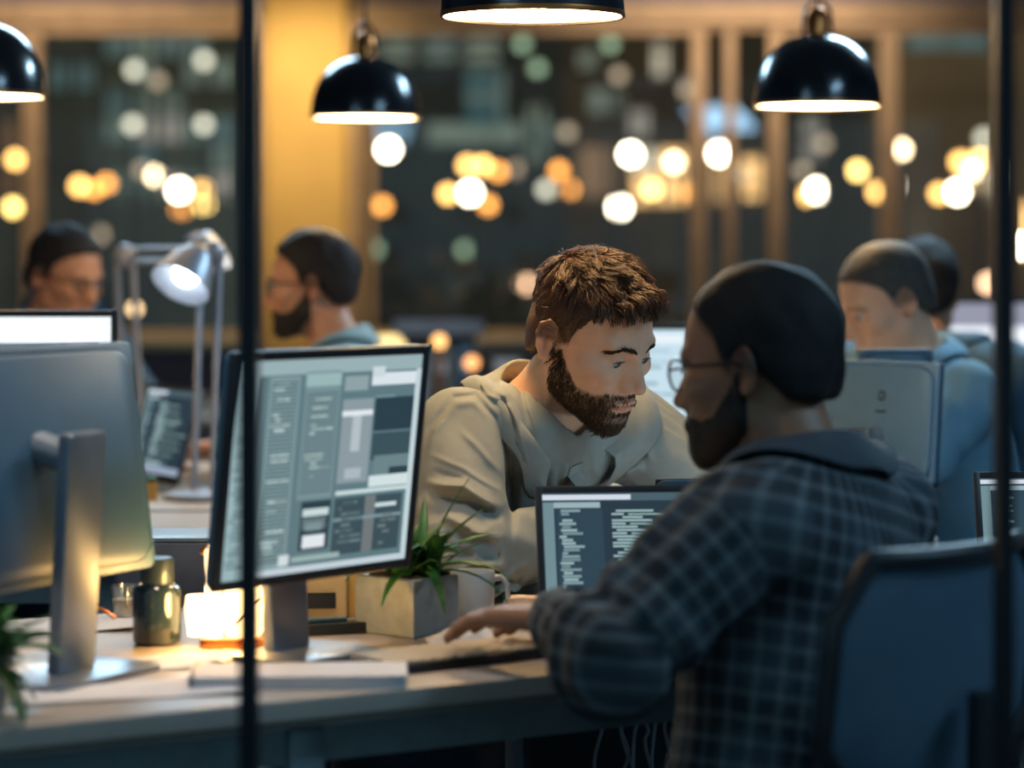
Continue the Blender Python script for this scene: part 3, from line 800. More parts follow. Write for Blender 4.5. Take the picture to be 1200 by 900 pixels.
    if fine:   # button band and buttons
        zs = np.linspace(L * .96, L * .40, 22); band = []
        for z in zs:
            for x in (-.017, -.015, 0, .015, .017): band.append(T.wld((x, .19, z)))
        BP = np.array(band); BP = march_in(shirt, BP, -F_, .0008) + F_ * np.tile(np.array([-.001, .002, .0024, .002, -.001]), 22)[:, None]
        MB().grid_sheet([[tuple(x) for x in r] for r in BP.reshape(22, 5, 3)]).solidify(.0012).build('button_band', co.data.materials[0], base, angle=60)
        for z in (L * .91, L * .78, L * .64, L * .5):
            b = march_in(shirt, np.array([T.wld((0, .19, z))]), -F_, .0008)[0] + F_ * .003
            MB().cyl(b - F_ * .001, b + F_ * .0012, .0055, .0050, 16).build('button', button_m, base)
    # ---- cuffs
    for a, b, c in arms:
        d_ = (c - b) / np.linalg.norm(c - b); e = c - d_ * cr
        w = sk.get('wide', 1.)
        MB().cyl(e - d_ * .03, e + d_ * .018, .042 * w, .036 * w, 24, False).solidify(.003).build('cuff', bpy.data.materials[co.data.materials[0].name], base, angle=60)
    # ---- trousers and shoes
    if S.get('legs'):
        tr = S['legs']
        def trs(p):
            q = T.loc(p); d = ell(q, (0, -.01, -.02), (.165, .125, .11))
            for hip, kn, an in tr:
                d = smin(d, smin(rcone(p, hip, kn, .088, .068), rcone(p, kn, an, .066, .052), .03), .03)
            return d - noise3(p, 22, 3) * .003
        tp = np.array([x for l in tr for x in l] + [pel])
        V, Q = mesh_sdf(trs, tp.min(0) - .2, tp.max(0) + .2, .009)
        raw_mesh('trousers', V, Q, trouser_m, base)
        for hip, kn, an in tr:
            an = np.array(an); f = np.array(kn) - np.array(hip); f[2] = 0; f /= np.linalg.norm(f)
            toe = an + f * .15; toe[2] = .042
            sf = lambda p: smax(smin(rcone(p, (an[0], an[1], .055), toe, .048, .042), rcone(p, (an[0], an[1], .06), (an[0], an[1], .12), .045, .045), .03), .004 - p[:, 2], .006)
            V, Q = mesh_sdf(sf, np.minimum(an, toe) - .1, np.maximum(an, toe) + .1, .008)
            raw_mesh('shoe', V, Q, shoe_m, base)
    if S.get('glasses'):
        g = MB(); W_ = lambda x: Vector(H_.wld(x))
        for sx in (-1, 1):
            g.tube([W_((sx * (.033 + .024 * math.cos(a)), .101 - .004 * abs(math.cos(a)) , -.002 + .019 * math.sin(a))) for a in np.linspace(0, 2 * PI, 24)[:-1]], .0017, 8, True)
            g.tube([W_((sx * .057, .097, .004)), W_((sx * .072, .06, .006)), W_((sx * .079, .0, .004)), W_((sx * .078, -.02, -.008))], .0016, 8)
        g.tube([W_((-.010, .103, .002)), W_((0, .105, .005)), W_((.010, .103, .002))], .0015, 8)
        go = g.build('glasses', black_metal); tag(go, S['glasses'], 'glasses')
        l = MB()
        for sx in (-1, 1):
            l.grid_sheet([[W_((sx * .033 + .0235 * math.cos(a) * r, .1005, -.002 + .0185 * math.sin(a) * r)) for a in np.linspace(0, 2 * PI, 25)] for r in (.02, 1)])
        l.build('spectacle_lens', lens_m, go)
    S['_T'] = (T, F_, U, R_, L); S['_obj'] = base
    return base

def on_shirt(fn, P_, gap):
    """pushes points out of the shirt until they clear it by gap"""
    P_ = P_.astype(np.float64).copy(); e = .002
    for _ in range(6):
        d = fn(P_.astype(f4)); g = np.stack([fn((P_ + np.eye(3)[i] * e).astype(f4)) - d for i in range(3)], 1); g /= np.linalg.norm(g, axis=1)[:, None] + 1e-9
        P_ += g * np.clip(gap - d, 0, .02)[:, None] * .8
    return P_
def march_in(fn, P_, direc, stop):
    P_ = P_.astype(np.float64).copy()
    for _ in range(30):
        d = fn(P_.astype(f4)); P_ += np.asarray(direc) * np.clip(d - stop, 0, .02)[:, None] * .7
    return P_
def on_face(r, fine):
    """slides points along y on to the face"""
    out = r.copy(); done = np.zeros(len(r), bool)
    for y in np.linspace(.12, .04, 81):
        t = r.copy(); t[:, 1] = y; d = head_sdf(t.astype(f4), fine); m = (d < 0) & ~done
        out[m, 1] = y; done |= m
    return out
def tubes(H_, st, rad, sides=4):
    """st: strands (N, S, 3) in head axes -> tapered tubes in world space"""
    N, K, _ = st.shape
    t = np.gradient(st, axis=1); t /= np.linalg.norm(t, axis=2, keepdims=True) + 1e-9
    rad = np.asarray(rad) 
    ref = np.where(np.abs(t[..., :1]) < .8, np.array((1., 0, 0)), np.array((0., 0, 1.)))
    a = np.cross(t, ref); a /= np.linalg.norm(a, axis=2, keepdims=True) + 1e-9; b = np.cross(t, a)
    ang = np.arange(sides) * 2 * PI / sides
    rad = np.broadcast_to(rad, (N, K)) if np.ndim(rad) < 2 else rad
    V = st[:, :, None] + (a[:, :, None] * np.cos(ang)[None, None, :, None] + b[:, :, None] * np.sin(ang)[None, None, :, None]) * rad[:, :, None, None]
    idx = np.arange(N * K * sides).reshape(N, K, sides)
    q = np.stack([idx[:, :-1], np.roll(idx[:, :-1], -1, 2), np.roll(idx[:, 1:], -1, 2), idx[:, 1:]], -1).reshape(-1, 4)
    return H_.wld(V.reshape(-1, 3)), q
def sstep(a, b, x):
    t = np.clip((x - a) / (b - a), 0, 1); return t * t * (3 - 2 * t)
def scalp_strands(H_, HV, N=13000, G=520):
    rng = np.random.RandomState(11)
    q = H_.loc(HV.astype(f4)).astype(float)
    nrm = (q - np.array((0, -.006, .036))) / np.array((.0745, .096, .082)) ** 2; nrm /= np.linalg.norm(nrm, axis=1)[:, None]
    okm = -hair_region(q) > -.001
    q, nrm = q[okm], nrm[okm]
    def paths(ii, r2):
        p, n = q[ii] - nrm[ii] * .001, nrm[ii]
        crown = np.array((.008, -.055, .12)); f = p - crown
        f = f + np.array((.0, .03, .0)) * sstep(.02, .09, p[:, 2])[:, None]
        sd = (1 - sstep(.05, .09, p[:, 2])) * (np.abs(p[:, 0]) > .03)
        f = f * (1 - .8 * sd)[:, None] + np.array((0, -.05, -.075)) * (.8 * sd)[:, None]
        f -= n * (f * n).sum(1)[:, None]; f /= np.linalg.norm(f, axis=1)[:, None] + 1e-9
        top = sstep(.05, .105, p[:, 2]); front = sstep(.03, .09, p[:, 1]) * top
        L = .013 + .023 * top + .008 * front; L = L * r2.uniform(.6, 1.25, len(p))
        lift = .22 + .22 * top + .60 * front + r2.normal(0, .10, len(p)) * (.3 + top)
        fr_ = sstep(.035, .07, p[:, 1]) * sstep(.045, .075, p[:, 2])
        f = f * (1 - fr_[:, None] * .8) + fr_[:, None] * .8 * np.array((.12, .62, .52)); f /= np.linalg.norm(f, axis=1)[:, None]
        side = np.cross(n, f); cu = r2.normal(0, 1, len(p)) * (.25 + .75 * top); ph = r2.uniform(0, 6.28, len(p))
        s = np.linspace(0, 1, 7)[None, :, None]; L_ = L[:, None, None]
        st = p[:, None] + n[:, None] * L_ * lift[:, None, None] * (s * 1.5 - .9 * s * s) + f[:, None] * L_ * s * .95
        st = st + side[:, None] * L_ * .22 * cu[:, None, None] * s * s + (n[:, None] * .07 + side[:, None] * .10) * L_ * np.sin(s * 5 + ph[:, None, None]) * (.3 + top[:, None, None]) * s
        st[:, :, 2] -= (fr_[:, None] * .016 * s[:, :, 0] ** 3)
        return st
    gi = rng.randint(0, len(q), G); gs = paths(gi, np.random.RandomState(3))
    ii = rng.randint(0, len(q), N); st = paths(ii, rng)
    d = ((q[ii][:, None] - q[gi][None]) ** 2).sum(2); near = d.argmin(1)
    s = np.linspace(0, 1, 7)[None, :, None]
    off = (q[ii] - q[gi[near]])[:, None]
    c = np.clip(s ** .7 * rng.uniform(.45, .95, (N, 1, 1)), 0, 1)
    st = st * (1 - c) + (gs[near] + off * (1 - .65 * s)) * c
    stray = rng.rand(N) < .03
    st[stray] += rng.normal(0, .004, (stray.sum(), 1, 3)) * s
    return tubes(H_, st, np.array([.0006, .00072, .00072, .00065, .00055, .0004, .0002])[None] * rng.uniform(.7, 1.15, (N, 1)), 4)
def beard_strands(H_, BV, N=10000):
    rng = np.random.RandomState(19)
    q = H_.loc(BV.astype(f4)).astype(float); q = q[np.linalg.norm(q, axis=1) < .18]
    c = np.array((0, .02, -.05)); n = q - c; n /= np.linalg.norm(n, axis=1)[:, None]
    m = (-beard_region(q) > rng.uniform(-.003, .009, len(q))) & (head_sdf(q.astype(f4), True) < .003)
    q, n = q[m], n[m]; ii = rng.randint(0, len(q), N); p, n = q[ii] - n[ii] * .0005 + rng.normal(0, .0008, (N, 3)), n[ii]
    f = np.tile(np.array((0, -.05, -1.)), (N, 1)) + np.stack([np.sign(p[:, 0]) * .15, np.zeros(N), np.zeros(N)], 1) * 0
    f += rng.normal(0, .28, (N, 3)); f -= n * (f * n).sum(1)[:, None] * .8
    chin = sstep(.04, .09, p[:, 1]) * sstep(-.06, -.1, p[:, 2])
    L = (.006 + .006 * chin) * rng.uniform(.7, 1.3, N); s = np.linspace(0, 1, 4)[None, :, None]
    st = p[:, None] + (f[:, None] * s + n[:, None] * .55 * (s - .5 * s * s)) * L[:, None, None]
    return tubes(H_, st, np.array([.00042, .00042, .00034, .00015])[None] * rng.uniform(.8, 1.2, (N, 1)), 3)

def seg_fold(lines, Y0, ymax):
    """raised and sunken cloth folds along polylines; (points in the plane of the chest, height, width)"""
    L = []
    for pts, amp, w in lines:
        a = [P(x, y, Y0) for x, y in pts]; L.append(([(v.x, v.z) for v in a], amp, w))
    def fn(p):
        out = np.zeros(len(p), f4); m = p[:, 1] < ymax; pp = p[m][:, [0, 2]].astype(float); acc = np.zeros(len(pp))
        for pts, amp, w in L:
            best = np.full(len(pp), 9.); tt = np.zeros(len(pp)); n = len(pts) - 1
            for i in range(n):
                a, b = np.array(pts[i]), np.array(pts[i + 1]); ba = b - a
                h = np.clip((pp - a) @ ba / (ba @ ba), 0, 1); d = np.linalg.norm(pp - a - h[:, None] * ba, axis=1)
                mm = d < best; best[mm] = d[mm]; tt[mm] = (i + h[mm]) / n
            acc += amp * np.exp(-(best / w) ** 2) * np.clip(np.minimum(tt, 1 - tt) * 4, 0, 1)
        out[m] = acc
        return out
    return fn
def seated_legs(pel, f, spread=.1, seat=.52):
    f = np.array([f[0], f[1], 0.]); f /= np.linalg.norm(f); r = np.array([f[1], -f[0], 0]); pel = np.array(pel, float)
    out = []
    for s in (-1, 1):
        hip = pel + r * s * .09; hip[2] = seat; kn = hip + f * .40 + r * s * (spread - .09); kn[2] = seat - .02
        an = kn + f * .03; an[2] = .09; out.append((tuple(hip), tuple(kn), tuple(an)))
    return out
SK = srgb(232, 184, 152); SKD = srgb(150, 108, 82); SKM = srgb(190, 140, 112)
brown_hair = ('chestnut', srgb(78, 47, 20)); black_hair = ('black', srgb(26, 24, 24)); dark_hair = ('dark', srgb(34, 32, 34)); grey_hair = ('greying', srgb(74, 72, 68))
up = (0, 0, 1)
# the man in focus, leaning over his desk
F_lines = [
    ([(505, 528), (545, 543), (590, 572)], .0035, .003), ([(508, 546), (540, 554), (572, 572)], -.0035, .003), ([(538, 500), (562, 522), (588, 552)], .003, .004),
    ([(572, 440), (582, 455), (598, 462)], -.006, .0035), ([(576, 430), (604, 446)], .005, .004), ([(556, 442), (572, 462), (590, 474)], .004, .004), ([(604, 440), (612, 470), (628, 520)], -.005, .004),
    ([(585, 452), (604, 490), (618, 540), (624, 580)], .006, .004), ([(600, 470), (622, 520), (634, 570)], -.005, .004),
    ([(512, 610), (540, 622), (575, 632)], .004, .004), ([(518, 625), (545, 634), (580, 640)], -.004, .003), ([(575, 690), (600, 660), (618, 652)], .005, .004), ([(590, 695), (612, 668)], -.004, .003),
    ([(500, 560), (545, 560), (590, 590)], 0.0152, 0.0051), ([(503, 572), (550, 578), (588, 602)], -0.0109, 0.0051),
    ([(520, 590), (560, 606), (592, 622)], 0.0130, 0.0059), ([(545, 612), (580, 606)], 0.0087, 0.0043),
    ([(525, 655), (560, 640), (594, 652)], 0.0217, 0.0059), ([(530, 668), (566, 650), (592, 664)], -0.0174, 0.0051),
    ([(536, 680), (570, 660), (596, 672)], 0.0174, 0.0051), ([(548, 690), (580, 668), (604, 678)], -0.0152, 0.0043), ([(560, 698), (590, 678), (612, 690)], 0.0130, 0.0051),
    ([(494, 540), (505, 500), (532, 466), (556, 464), (580, 490), (592, 530), (596, 560)], -0.0045, .0035),
    ([(500, 538), (510, 503), (534, 472), (556, 470), (575, 492)], 0.0030, .006),
    ([(575, 440), (600, 470), (618, 520), (624, 570)], 0.0090, .007), ([(590, 450), (612, 490), (630, 545)], -0.0075, .006), ([(602, 500), (612, 540), (615, 580)], 0.0090, .006),
    ([(584, 480), (596, 530), (600, 580), (600, 640)], -0.0090, .006),
    ([(574, 435), (590, 446), (604, 440)], -0.0090, .006), ([(545, 440), (575, 452), (592, 470)], 0.0060, .008),
    ([(700, 530), (702, 575)], 0.0040, .006), ([(716, 520), (720, 575)], -0.0025, .006), ([(735, 515), (733, 575)], 0.0045, .006), ([(668, 545), (664, 580)], 0.0045, .008), ([(684, 535), (684, 580)], -0.0025, .006),
    ([(735, 568), (760, 550), (776, 535)], -0.0045, .005), ([(738, 575), (765, 560)], 0.0075, .006), ([(748, 510), (764, 530), (776, 560)], 0.0090, .006),
    ([(642, 548), (640, 590)], -0.0030, .003), ([(652, 552), (650, 590)], 0.0020, .004)]
man = dict(label='young bearded man with tousled brown hair in khaki shirt, leaning over the desk', fine=True, h=.0022, hh=.0032,
    head=((.110, 3.61, 1.099), (.77, -.64), 24, -4), neck=(.034, 3.690, .985), pelvis=(-.13, 3.886, .58), shR=(-.076, 3.535, .958), shL=(.165, 3.795, .952),
    elR=(-.074, 3.40, .812), wrR=(.15, 3.655, .812), elL=(.33, 3.80, .83), wrL=(.33, 3.715, .812), hdR=((.8, .25, -.03), up, (.12, .22, .2)), hdL=((-.7, -.1, -.03), up, (.12, .22, .2)),
    skin=SK, hair=brown_hair, cap=(.003, .0015, .001), beard=.0045, beard_col=srgb(84, 64, 46), gaze=(.05, 1, -.35), lid=.0016,
    shirt=dict(color=srgb(148, 149, 140), h=.0026, fold=seg_fold(F_lines, 3.5, 3.86), ripple=.0022, wide=1.06, blend=.010, gap=30, open=(.055, .01, .13), collar_up=.010, hole=.014, hole_low=.02),
    legs=seated_legs((-.13, 3.886, .5), (.62, -.78)), bulk=.9)
person(man)
# the man at the near side of the desk, seen from behind his left shoulder
front = dict(label='man in plaid shirt and glasses with cropped black hair, back to us, at the laptop', h=.004, hh=.004,
    head=((.285, 2.915, 1.087), (-.87, .5), 7, 0), neck=(.335, 2.865, .965), pelvis=(.27, 2.78, .50), shR=(.425, 2.985, .905), shL=(.242, 2.69, .918),
    elR=(.38, 3.03, .835), wrR=(.165, 2.995, .805), elL=(.10, 2.63, .803), wrL=(.052, 2.83, .808), hdR=((-.95, .2, -.05), up, (.12, .22, .2)), hdL=((-.66, .72, -.04), up, (.12, .22, .2)),
    skin=SKD, hair=black_hair, cap=(.004, .0015, .002), beard=.004, glasses='black rimmed glasses on the man in the plaid shirt',
    shirt=dict(color=srgb(58, 68, 76), line=srgb(108, 118, 122), plaid=True, h=.004, wide=1.08, ripple=.004, gap=20),
    legs=seated_legs((.27, 2.78, .5), (-.72, .69), .13), bulk=1.0)
person(front)
blue = srgb(112, 152, 172)
back = dict(label='man with dark short hair in blue shirt behind the lit monitor, facing left', h=.005, hh=.005,
    head=((-.425, 5.5, 1.15), (-.98, .12), 4, 0), neck=(-.365, 5.47, 1.01), pelvis=(-.30, 5.5, .50), shR=(-.37, 5.66, .955), shL=(-.35, 5.30, .955),
    elR=(-.45, 5.66, .82), wrR=(-.56, 5.61, .805), elL=(-.43, 5.27, .83), wrL=(-.61, 5.42, .805), hdR=((-1, -.2, -.03), up, (.12, .22, .2)), hdL=((-1, .05, -.03), up, (.12, .22, .2)),
    skin=SKM, hair=dark_hair, cap=(.006, .002, .005), beard=.002, glasses='thin glasses on the man in blue behind the lit monitor',
    shirt=dict(color=blue, h=.007), legs=seated_legs((-.30, 5.5, .5), (-1, 0)))
person(back)
far = dict(label='dark-haired man with thin glasses far left behind the bright screen, head bowed', h=.006, hh=.006,
    head=((-1.05, 6.0, 1.165), (.80, -.55), 16, 0), neck=(-1.10, 6.04, 1.03), pelvis=(-1.17, 6.1, .52), shR=(-1.20, 5.90, .975), shL=(-.98, 6.18, .975),
    elR=(-1.16, 5.80, .82), wrR=(-.97, 5.78, .95), elL=(-.86, 6.12, .82), wrL=(-.93, 5.87, .825), hdR=((.25, .05, 1), (-.9, -.4, 0), (1.0, 1.1, .6)), hdL=((-.4, -.7, -.03), up, (.12, .22, .2)),
    skin=SKM, hair=dark_hair, cap=(.007, .003, .006), glasses='thin glasses on the man far left behind the bright screen',
    shirt=dict(color=srgb(64, 84, 100), h=.008), legs=seated_legs((-1.17, 6.1, .52), (.1, -1)))
person(far)
right = dict(label='man with greying cropped hair in light blue shirt at right, head bowed to left', h=.005, hh=.005,
    head=((.735, 5.0, 1.125), (-.93, -.22), 24, 0), neck=(.80, 5.02, 1.0), pelvis=(.93, 5.06, .50), shR=(.78, 5.22, .94), shL=(.865, 4.86, .94),
    elR=(.70, 5.24, .82), wrR=(.50, 5.08, .812), elL=(.76, 4.76, .83), wrL=(.53, 4.84, .812), hdR=((-1, -.3, -.03), up, (.12, .22, .2)), hdL=((-1, .2, -.03), up, (.12, .22, .2)),
    skin=SK, hair=grey_hair, cap=(.003, .001, .0), shirt=dict(color=srgb(126, 168, 190), h=.007), legs=seated_legs((.93, 5.06, .5), (-1, -.2)))
person(right)
hid = dict(label='dark-haired person mostly hidden behind the grey-haired man in light blue', h=.007, hh=.006,
    head=((.925, 5.75, 1.125), (.3, .95), 5, 0), neck=(.925, 5.70, 1.0), pelvis=(.93, 5.66, .50), shR=(1.10, 5.66, .95), shL=(.76, 5.74, .95),
    elR=(1.14, 5.8, .74), wrR=(1.04, 6.0, .78), elL=(.76, 5.88, .74), wrL=(.86, 6.05, .78), hdR=((0, 1, -.1), up), hdL=((.1, 1, -.1), up),
    skin=SKM, hair=black_hair, cap=(.012, .002, .008), eyes=False, shirt=dict(color=srgb(80, 110, 130), h=.009), legs=seated_legs((.93, 5.66, .5), (.3, .95)))
person(hid)
# ================================================================== FURNITURE AND THINGS
def bar_legs(parent, x0, x1, y0, y1, h=.70):
    for x in (x0, x1):
        for y in (y0, y1):
            MB().box((x, y, h / 2), (.05, .05, h), bevel=.006).build('leg', desk_leg_m, parent)
def desk(label, cx, cy, rotz, w, d, name='desk'):
    t = thing(name, label, 'desk', (cx, cy, 0), rotz)
    MB().slab(w, d, .022, .02, (0, 0, DESK_Z - .011), edge=.002).build('desktop', desk_top_m, t)
    MB().box((0, 0, DESK_Z - .026), (w - .01, d - .01, .008)).build('edge_band', desk_edge_m, t)
    bar_legs(t, -w / 2 + .08, w / 2 - .08, -d / 2 + .07, d / 2 - .07)
    for y in (-d / 2 + .07, d / 2 - .07): MB().box((0, y, DESK_Z - .055), (w - .2, .03, .05)).build('rail', desk_leg_m, t)
    return t
DA = math.atan(.6); du = Vector((math.cos(DA), math.sin(DA), 0)); dn = Vector((-math.sin(DA), math.cos(DA), 0))
dc = Vector((0, 2.848, 0)) + du * .12 + dn * .36
main_desk = desk('pale desk in front with laptops, monitors and the potted plant', dc.x, dc.y, DA, 2.7, .72)
MB().box((.29, .03, .44), (.30, .02, .50), bevel=.003).build('dark_cable_panel', mat('panel_grey', srgb(46, 52, 56), .7), main_desk)  # dark panel added to fill the dark area behind the cables
for lx, ly in ((-.35, -.29), (.18, .10)): MB().box((lx, ly, .35), (.045, .05, .70), bevel=.006).build('leg', desk_leg_m, main_desk)
desk('desk behind, under the open laptop of the man in blue', -.95, 5.3, 0, 1.0, 1.1)
desk('desk behind at right, under the grey-backed display', .365, 4.82, 0, .69, 1.15)
desk('desk at far left under the bright screen', -1.02, 4.35, 0, 1.2, .7)
desk('desk by the windows at the far end of the office', -.1, 8.1, 0, 2.4, 1.4)

def office_chair(label, loc, rz, h=.47, back_lo=.12, back_hi=.44, bw=.42):
    t = thing('office_chair', label, 'chair', loc, rz, 'office chairs')        # sits facing +y
    MB().slab(.48, .46, .07, .10, (0, .0, h), edge=.02).build('seat', charcoal, t, angle=60)
    rows = []
    for k in range(9):
        z = h + back_lo + (back_hi - back_lo) * k / 8
        e = .5 * (1 - math.cos(min(1, k / 2, (8 - k) / 2) * PI)); ww = bw / 2 * (.72 + .28 * e)
        rows.append([(ww * u, -.245 - .03 * (k / 8) + .035 * (abs(u) ** 2), z) for u in np.linspace(-1, 1, 9)])
    MB().grid_sheet(rows).solidify(.022).build('backrest', mat('chair_back_mesh', srgb(68, 96, 114), .7, 0, .08, 20, .2, 700), t, angle=60)
    fr = MB().tube([Vector(rows[0][0]), *[Vector(r[0]) for r in rows], *[Vector(p) for p in rows[-1]], *[Vector(r[-1]) for r in rows[::-1]], *[Vector(p) for p in rows[0][::-1]]], .011, 8)
    fr.build('back_frame', dark_plastic, t)
    MB().tube([(0, -.02, h - .05), (0, -.2, h - .06), (0, -.28, h + .0), (0, -.29, h + back_lo + .1)], .02, 10).build('back_support', dark_plastic, t)
    for sx in (-1, 1):
        a = MB().tube([(sx * .24, -.05, h - .03), (sx * .29, -.05, h + .0), (sx * .29, -.05, h + .17)], .014, 10).build('armrest_post', dark_plastic, t)
        MB().slab(.07, .24, .03, .03, (sx * .29, -.03, h + .19), edge=.008).build('armrest', alu_paint, t)
    MB().cyl((0, 0, .1), (0, 0, h - .03), .028, .024).build('gas_column', black_metal, t)
    for k in range(5):
        a = 2 * PI * k / 5 + .3; c, s = math.cos(a), math.sin(a)
        l = MB().tube([(0, 0, .13), (c * .15, s * .15, .115), (c * .3, s * .3, .085)], [.03, .024, .018], 10).build('leg', dark_plastic, t)
        MB().cyl((c * .3 - s * .02, s * .3 + c * .02, .031), (c * .3 + s * .02, s * .3 - c * .02, .031), .03, .03, 16).build('caster', black_metal, l)
    return t
def face(f): return math.atan2(-f[0], f[1])
office_chair('office chair with blue-grey back right behind the man in plaid', (.27, 2.78, 0), face((-.72, .69)), .33, .34, .58, .36)
office_chair('office chair under the bearded man, seat showing below the desk', (-.13, 3.9, 0), face((.62, -.78)), .33, .14, .38)
office_chair('office chair under the man in blue behind the lit monitor', (-.28, 5.5, 0), face((-1, 0)), .33)
office_chair('office chair under the man in light blue at right', (.95, 5.07, 0), face((-1, -.2)), .33)
office_chair('office chair under the man behind the bright screen', (-1.18, 6.11, 0), face((.1, -1)), .33)
office_chair('empty dark blue chair at the left edge by the far-left man', (-1.43, 7.1, 0), face((-.6, .3)), .47, .1, .66)

# ---- pendant lamps
def pendant(label, px, py, Y, dia):
    c = P(px, py, Y); r = dia / 2
    t = thing('pendant_lamp', label, 'pendant lamp', (c.x, Y, c.z), 0, 'black pendant lamps')
    hgt = dia * .56
    out = [(r, 0), (r * .995, .012)] + [(r * .99 * math.cos(a) ** .8 if a < 1.5 else .024, .012 + (hgt - .012) * math.sin(a)) for a in np.linspace(.12, 1.38, 10)] + [(.026, hgt)]
    inn = [(max(.02, x - .004), z - .004 if i > 1 else z) for i, (x, z) in enumerate(out)]
    m = MB().lathe(out + inn[::-1] + [out[0]]); m.build('shade', shade_black, t)
    MB().lathe([(0, .006), (r * .5, .005), (r * .93, .004), (r * .985, .004), (r * .985, .010), (0, .012)]).build('diffuser', lamp_glow, t)
    MB().lathe([(r * 1.0, -.001), (r * 1.003, .003), (r * 1.0, .007), (r * .985, .003), (r * 1.0, -.001)]).build('rim', copper_m, t)
    n = MB().lathe([(.0, hgt - .01), (.022, hgt - .005), (.022, hgt + .035), (.016, hgt + .05), (.008, hgt + .055), (0, hgt + .055)], seg=20).build('socket', copper_m, t)
    MB().tube([(-.03, 0, hgt - .004), (-.026, 0, hgt + .05), (0, 0, hgt + .085), (.026, 0, hgt + .05), (.03, 0, hgt - .004)], .004, 8).build('bracket', black_metal, t)
    MB().cyl((0, 0, hgt + .05), (0, 0, 2.7 - c.z - .02), .0035, .0035, 8).build('cord', dark_plastic, t)
    MB().lathe([(0, 2.7 - c.z), (.05, 2.7 - c.z), (.05, 2.7 - c.z - .025), (0, 2.7 - c.z - .03)], seg=24).build('ceiling_rose', black_metal, t)
    return t
pendant('black pendant lamp cut by the top edge above the bearded man', 624, 20, 3.62, .262)
pendant('black dome pendant lamp in front of the ochre column', 428, 139, 5.8, .25)
pendant('black dome pendant lamp at right above the man in light blue', 958, 125, 5.2, .26)
pendant('black dome pendant lamp cut by the left edge', -26, 114, 4.97, .26)

# ---- monitors
C_ = lambda r, g, b: srgb(r, g, b)
BG = C_(62, 84, 94); LT = C_(196, 212, 212); MID = C_(120, 146, 152); DK = C_(40, 60, 70); PALE = C_(222, 226, 232); GRN = C_(120, 150, 140)
def monitor(label, loc, rotz, w, h, lift, tilt, rects, name='monitor', neck_w=.055, group=None, foot=(.26, .2), lens=None, glow=None, logo=False, deep=.008, stand_h=.45, shell=None, stand_dx=0.):
    """stands on z = loc.z facing -y; lift = height of the panel's lower edge"""
    t = thing(name, label, 'monitor', loc, rotz, group)
    hd = bpy.data.objects.new('panel', None)
    M = Matrix.Translation((0, 0, lift + h / 2)) @ Matrix.Rotation(tilt, 4, 'X')
    def put(o):
        o.matrix_local = M if o.parent is t else o.matrix_local
        return o
    sh = MB().slab(w, h, .012, .012, (0, .008, 0), (PI / 2, 0, 0), edge=.003)
    sh.slab(w * .95, h * .93, deep, .03, (0, .014 + deep / 2, 0), (PI / 2, 0, 0), edge=.006)
    panel = sh.build('housing', shell or back_shell, t, angle=50); put(panel)
    bz = MB(); e = .011
    for s in (-1, 1):
        bz.box((s * (w / 2 - e / 2), .0005, 0), (e, .008, h), bevel=.0015); bz.box((0, .0005, s * (h / 2 - e / 2)), (w - 2 * e, .008, e), bevel=.0015)
    b = bz.build('bezel', dark_plastic, t); put(b)
    s_ = ui_screen('screen', w - 2 * e, h - 2 * e, rects, t, glow, y=-.0005); put(s_)
    if logo:
        lg = MB()
        lg.tube([(-.01 + .006 * math.cos(a), deep + .0142, .045 + .007 * math.sin(a)) for a in np.linspace(.5, 2 * PI - .1, 20)], .0016, 8).box((-.01, deep + .0142, .018), (.02, .002, .003))
        put(lg.build('emblem', dark_plastic, t))
    MB().slab(neck_w, lift + h * stand_h, .016, .006, (stand_dx, .068, (lift + h * stand_h) / 2 + .004), (PI / 2 - .06, 0, 0), edge=.002).build('stand', aluminium, t)
    MB().cyl((stand_dx, .014, lift + h * (stand_h - .06)), (stand_dx, .06, lift + h * (stand_h - .10)), .02, .018).build('hinge', alu_paint, t)
    MB().slab(foot[0], foot[1], .008, .02, (stand_dx, .03, .004), edge=.002).build('foot', aluminium, t)
    return t
rg = random.Random(4)
ui1 = [(0, 0, 1, 1, C_(92, 118, 124)), (0, .93, 1, 1, C_(150, 172, 176)), (0, 0, .12, .93, C_(150, 176, 180)), (.12, .0, .14, .93, C_(84, 98, 104)),
       (.17, .03, .33, .92, C_(128, 152, 156)), (.36, .34, .55, .94, C_(116, 140, 145)), (.36, .87, .55, .93, C_(150, 178, 178))]
for k in range(46): ui1.append((.18, .06 + k * .0185, .32, .068 + k * .0185, C_(66, 90, 96)))
for k in range(26): ui1.append((.37, .37 + k * .0185, .54, .378 + k * .0185, C_(84, 106, 112)))
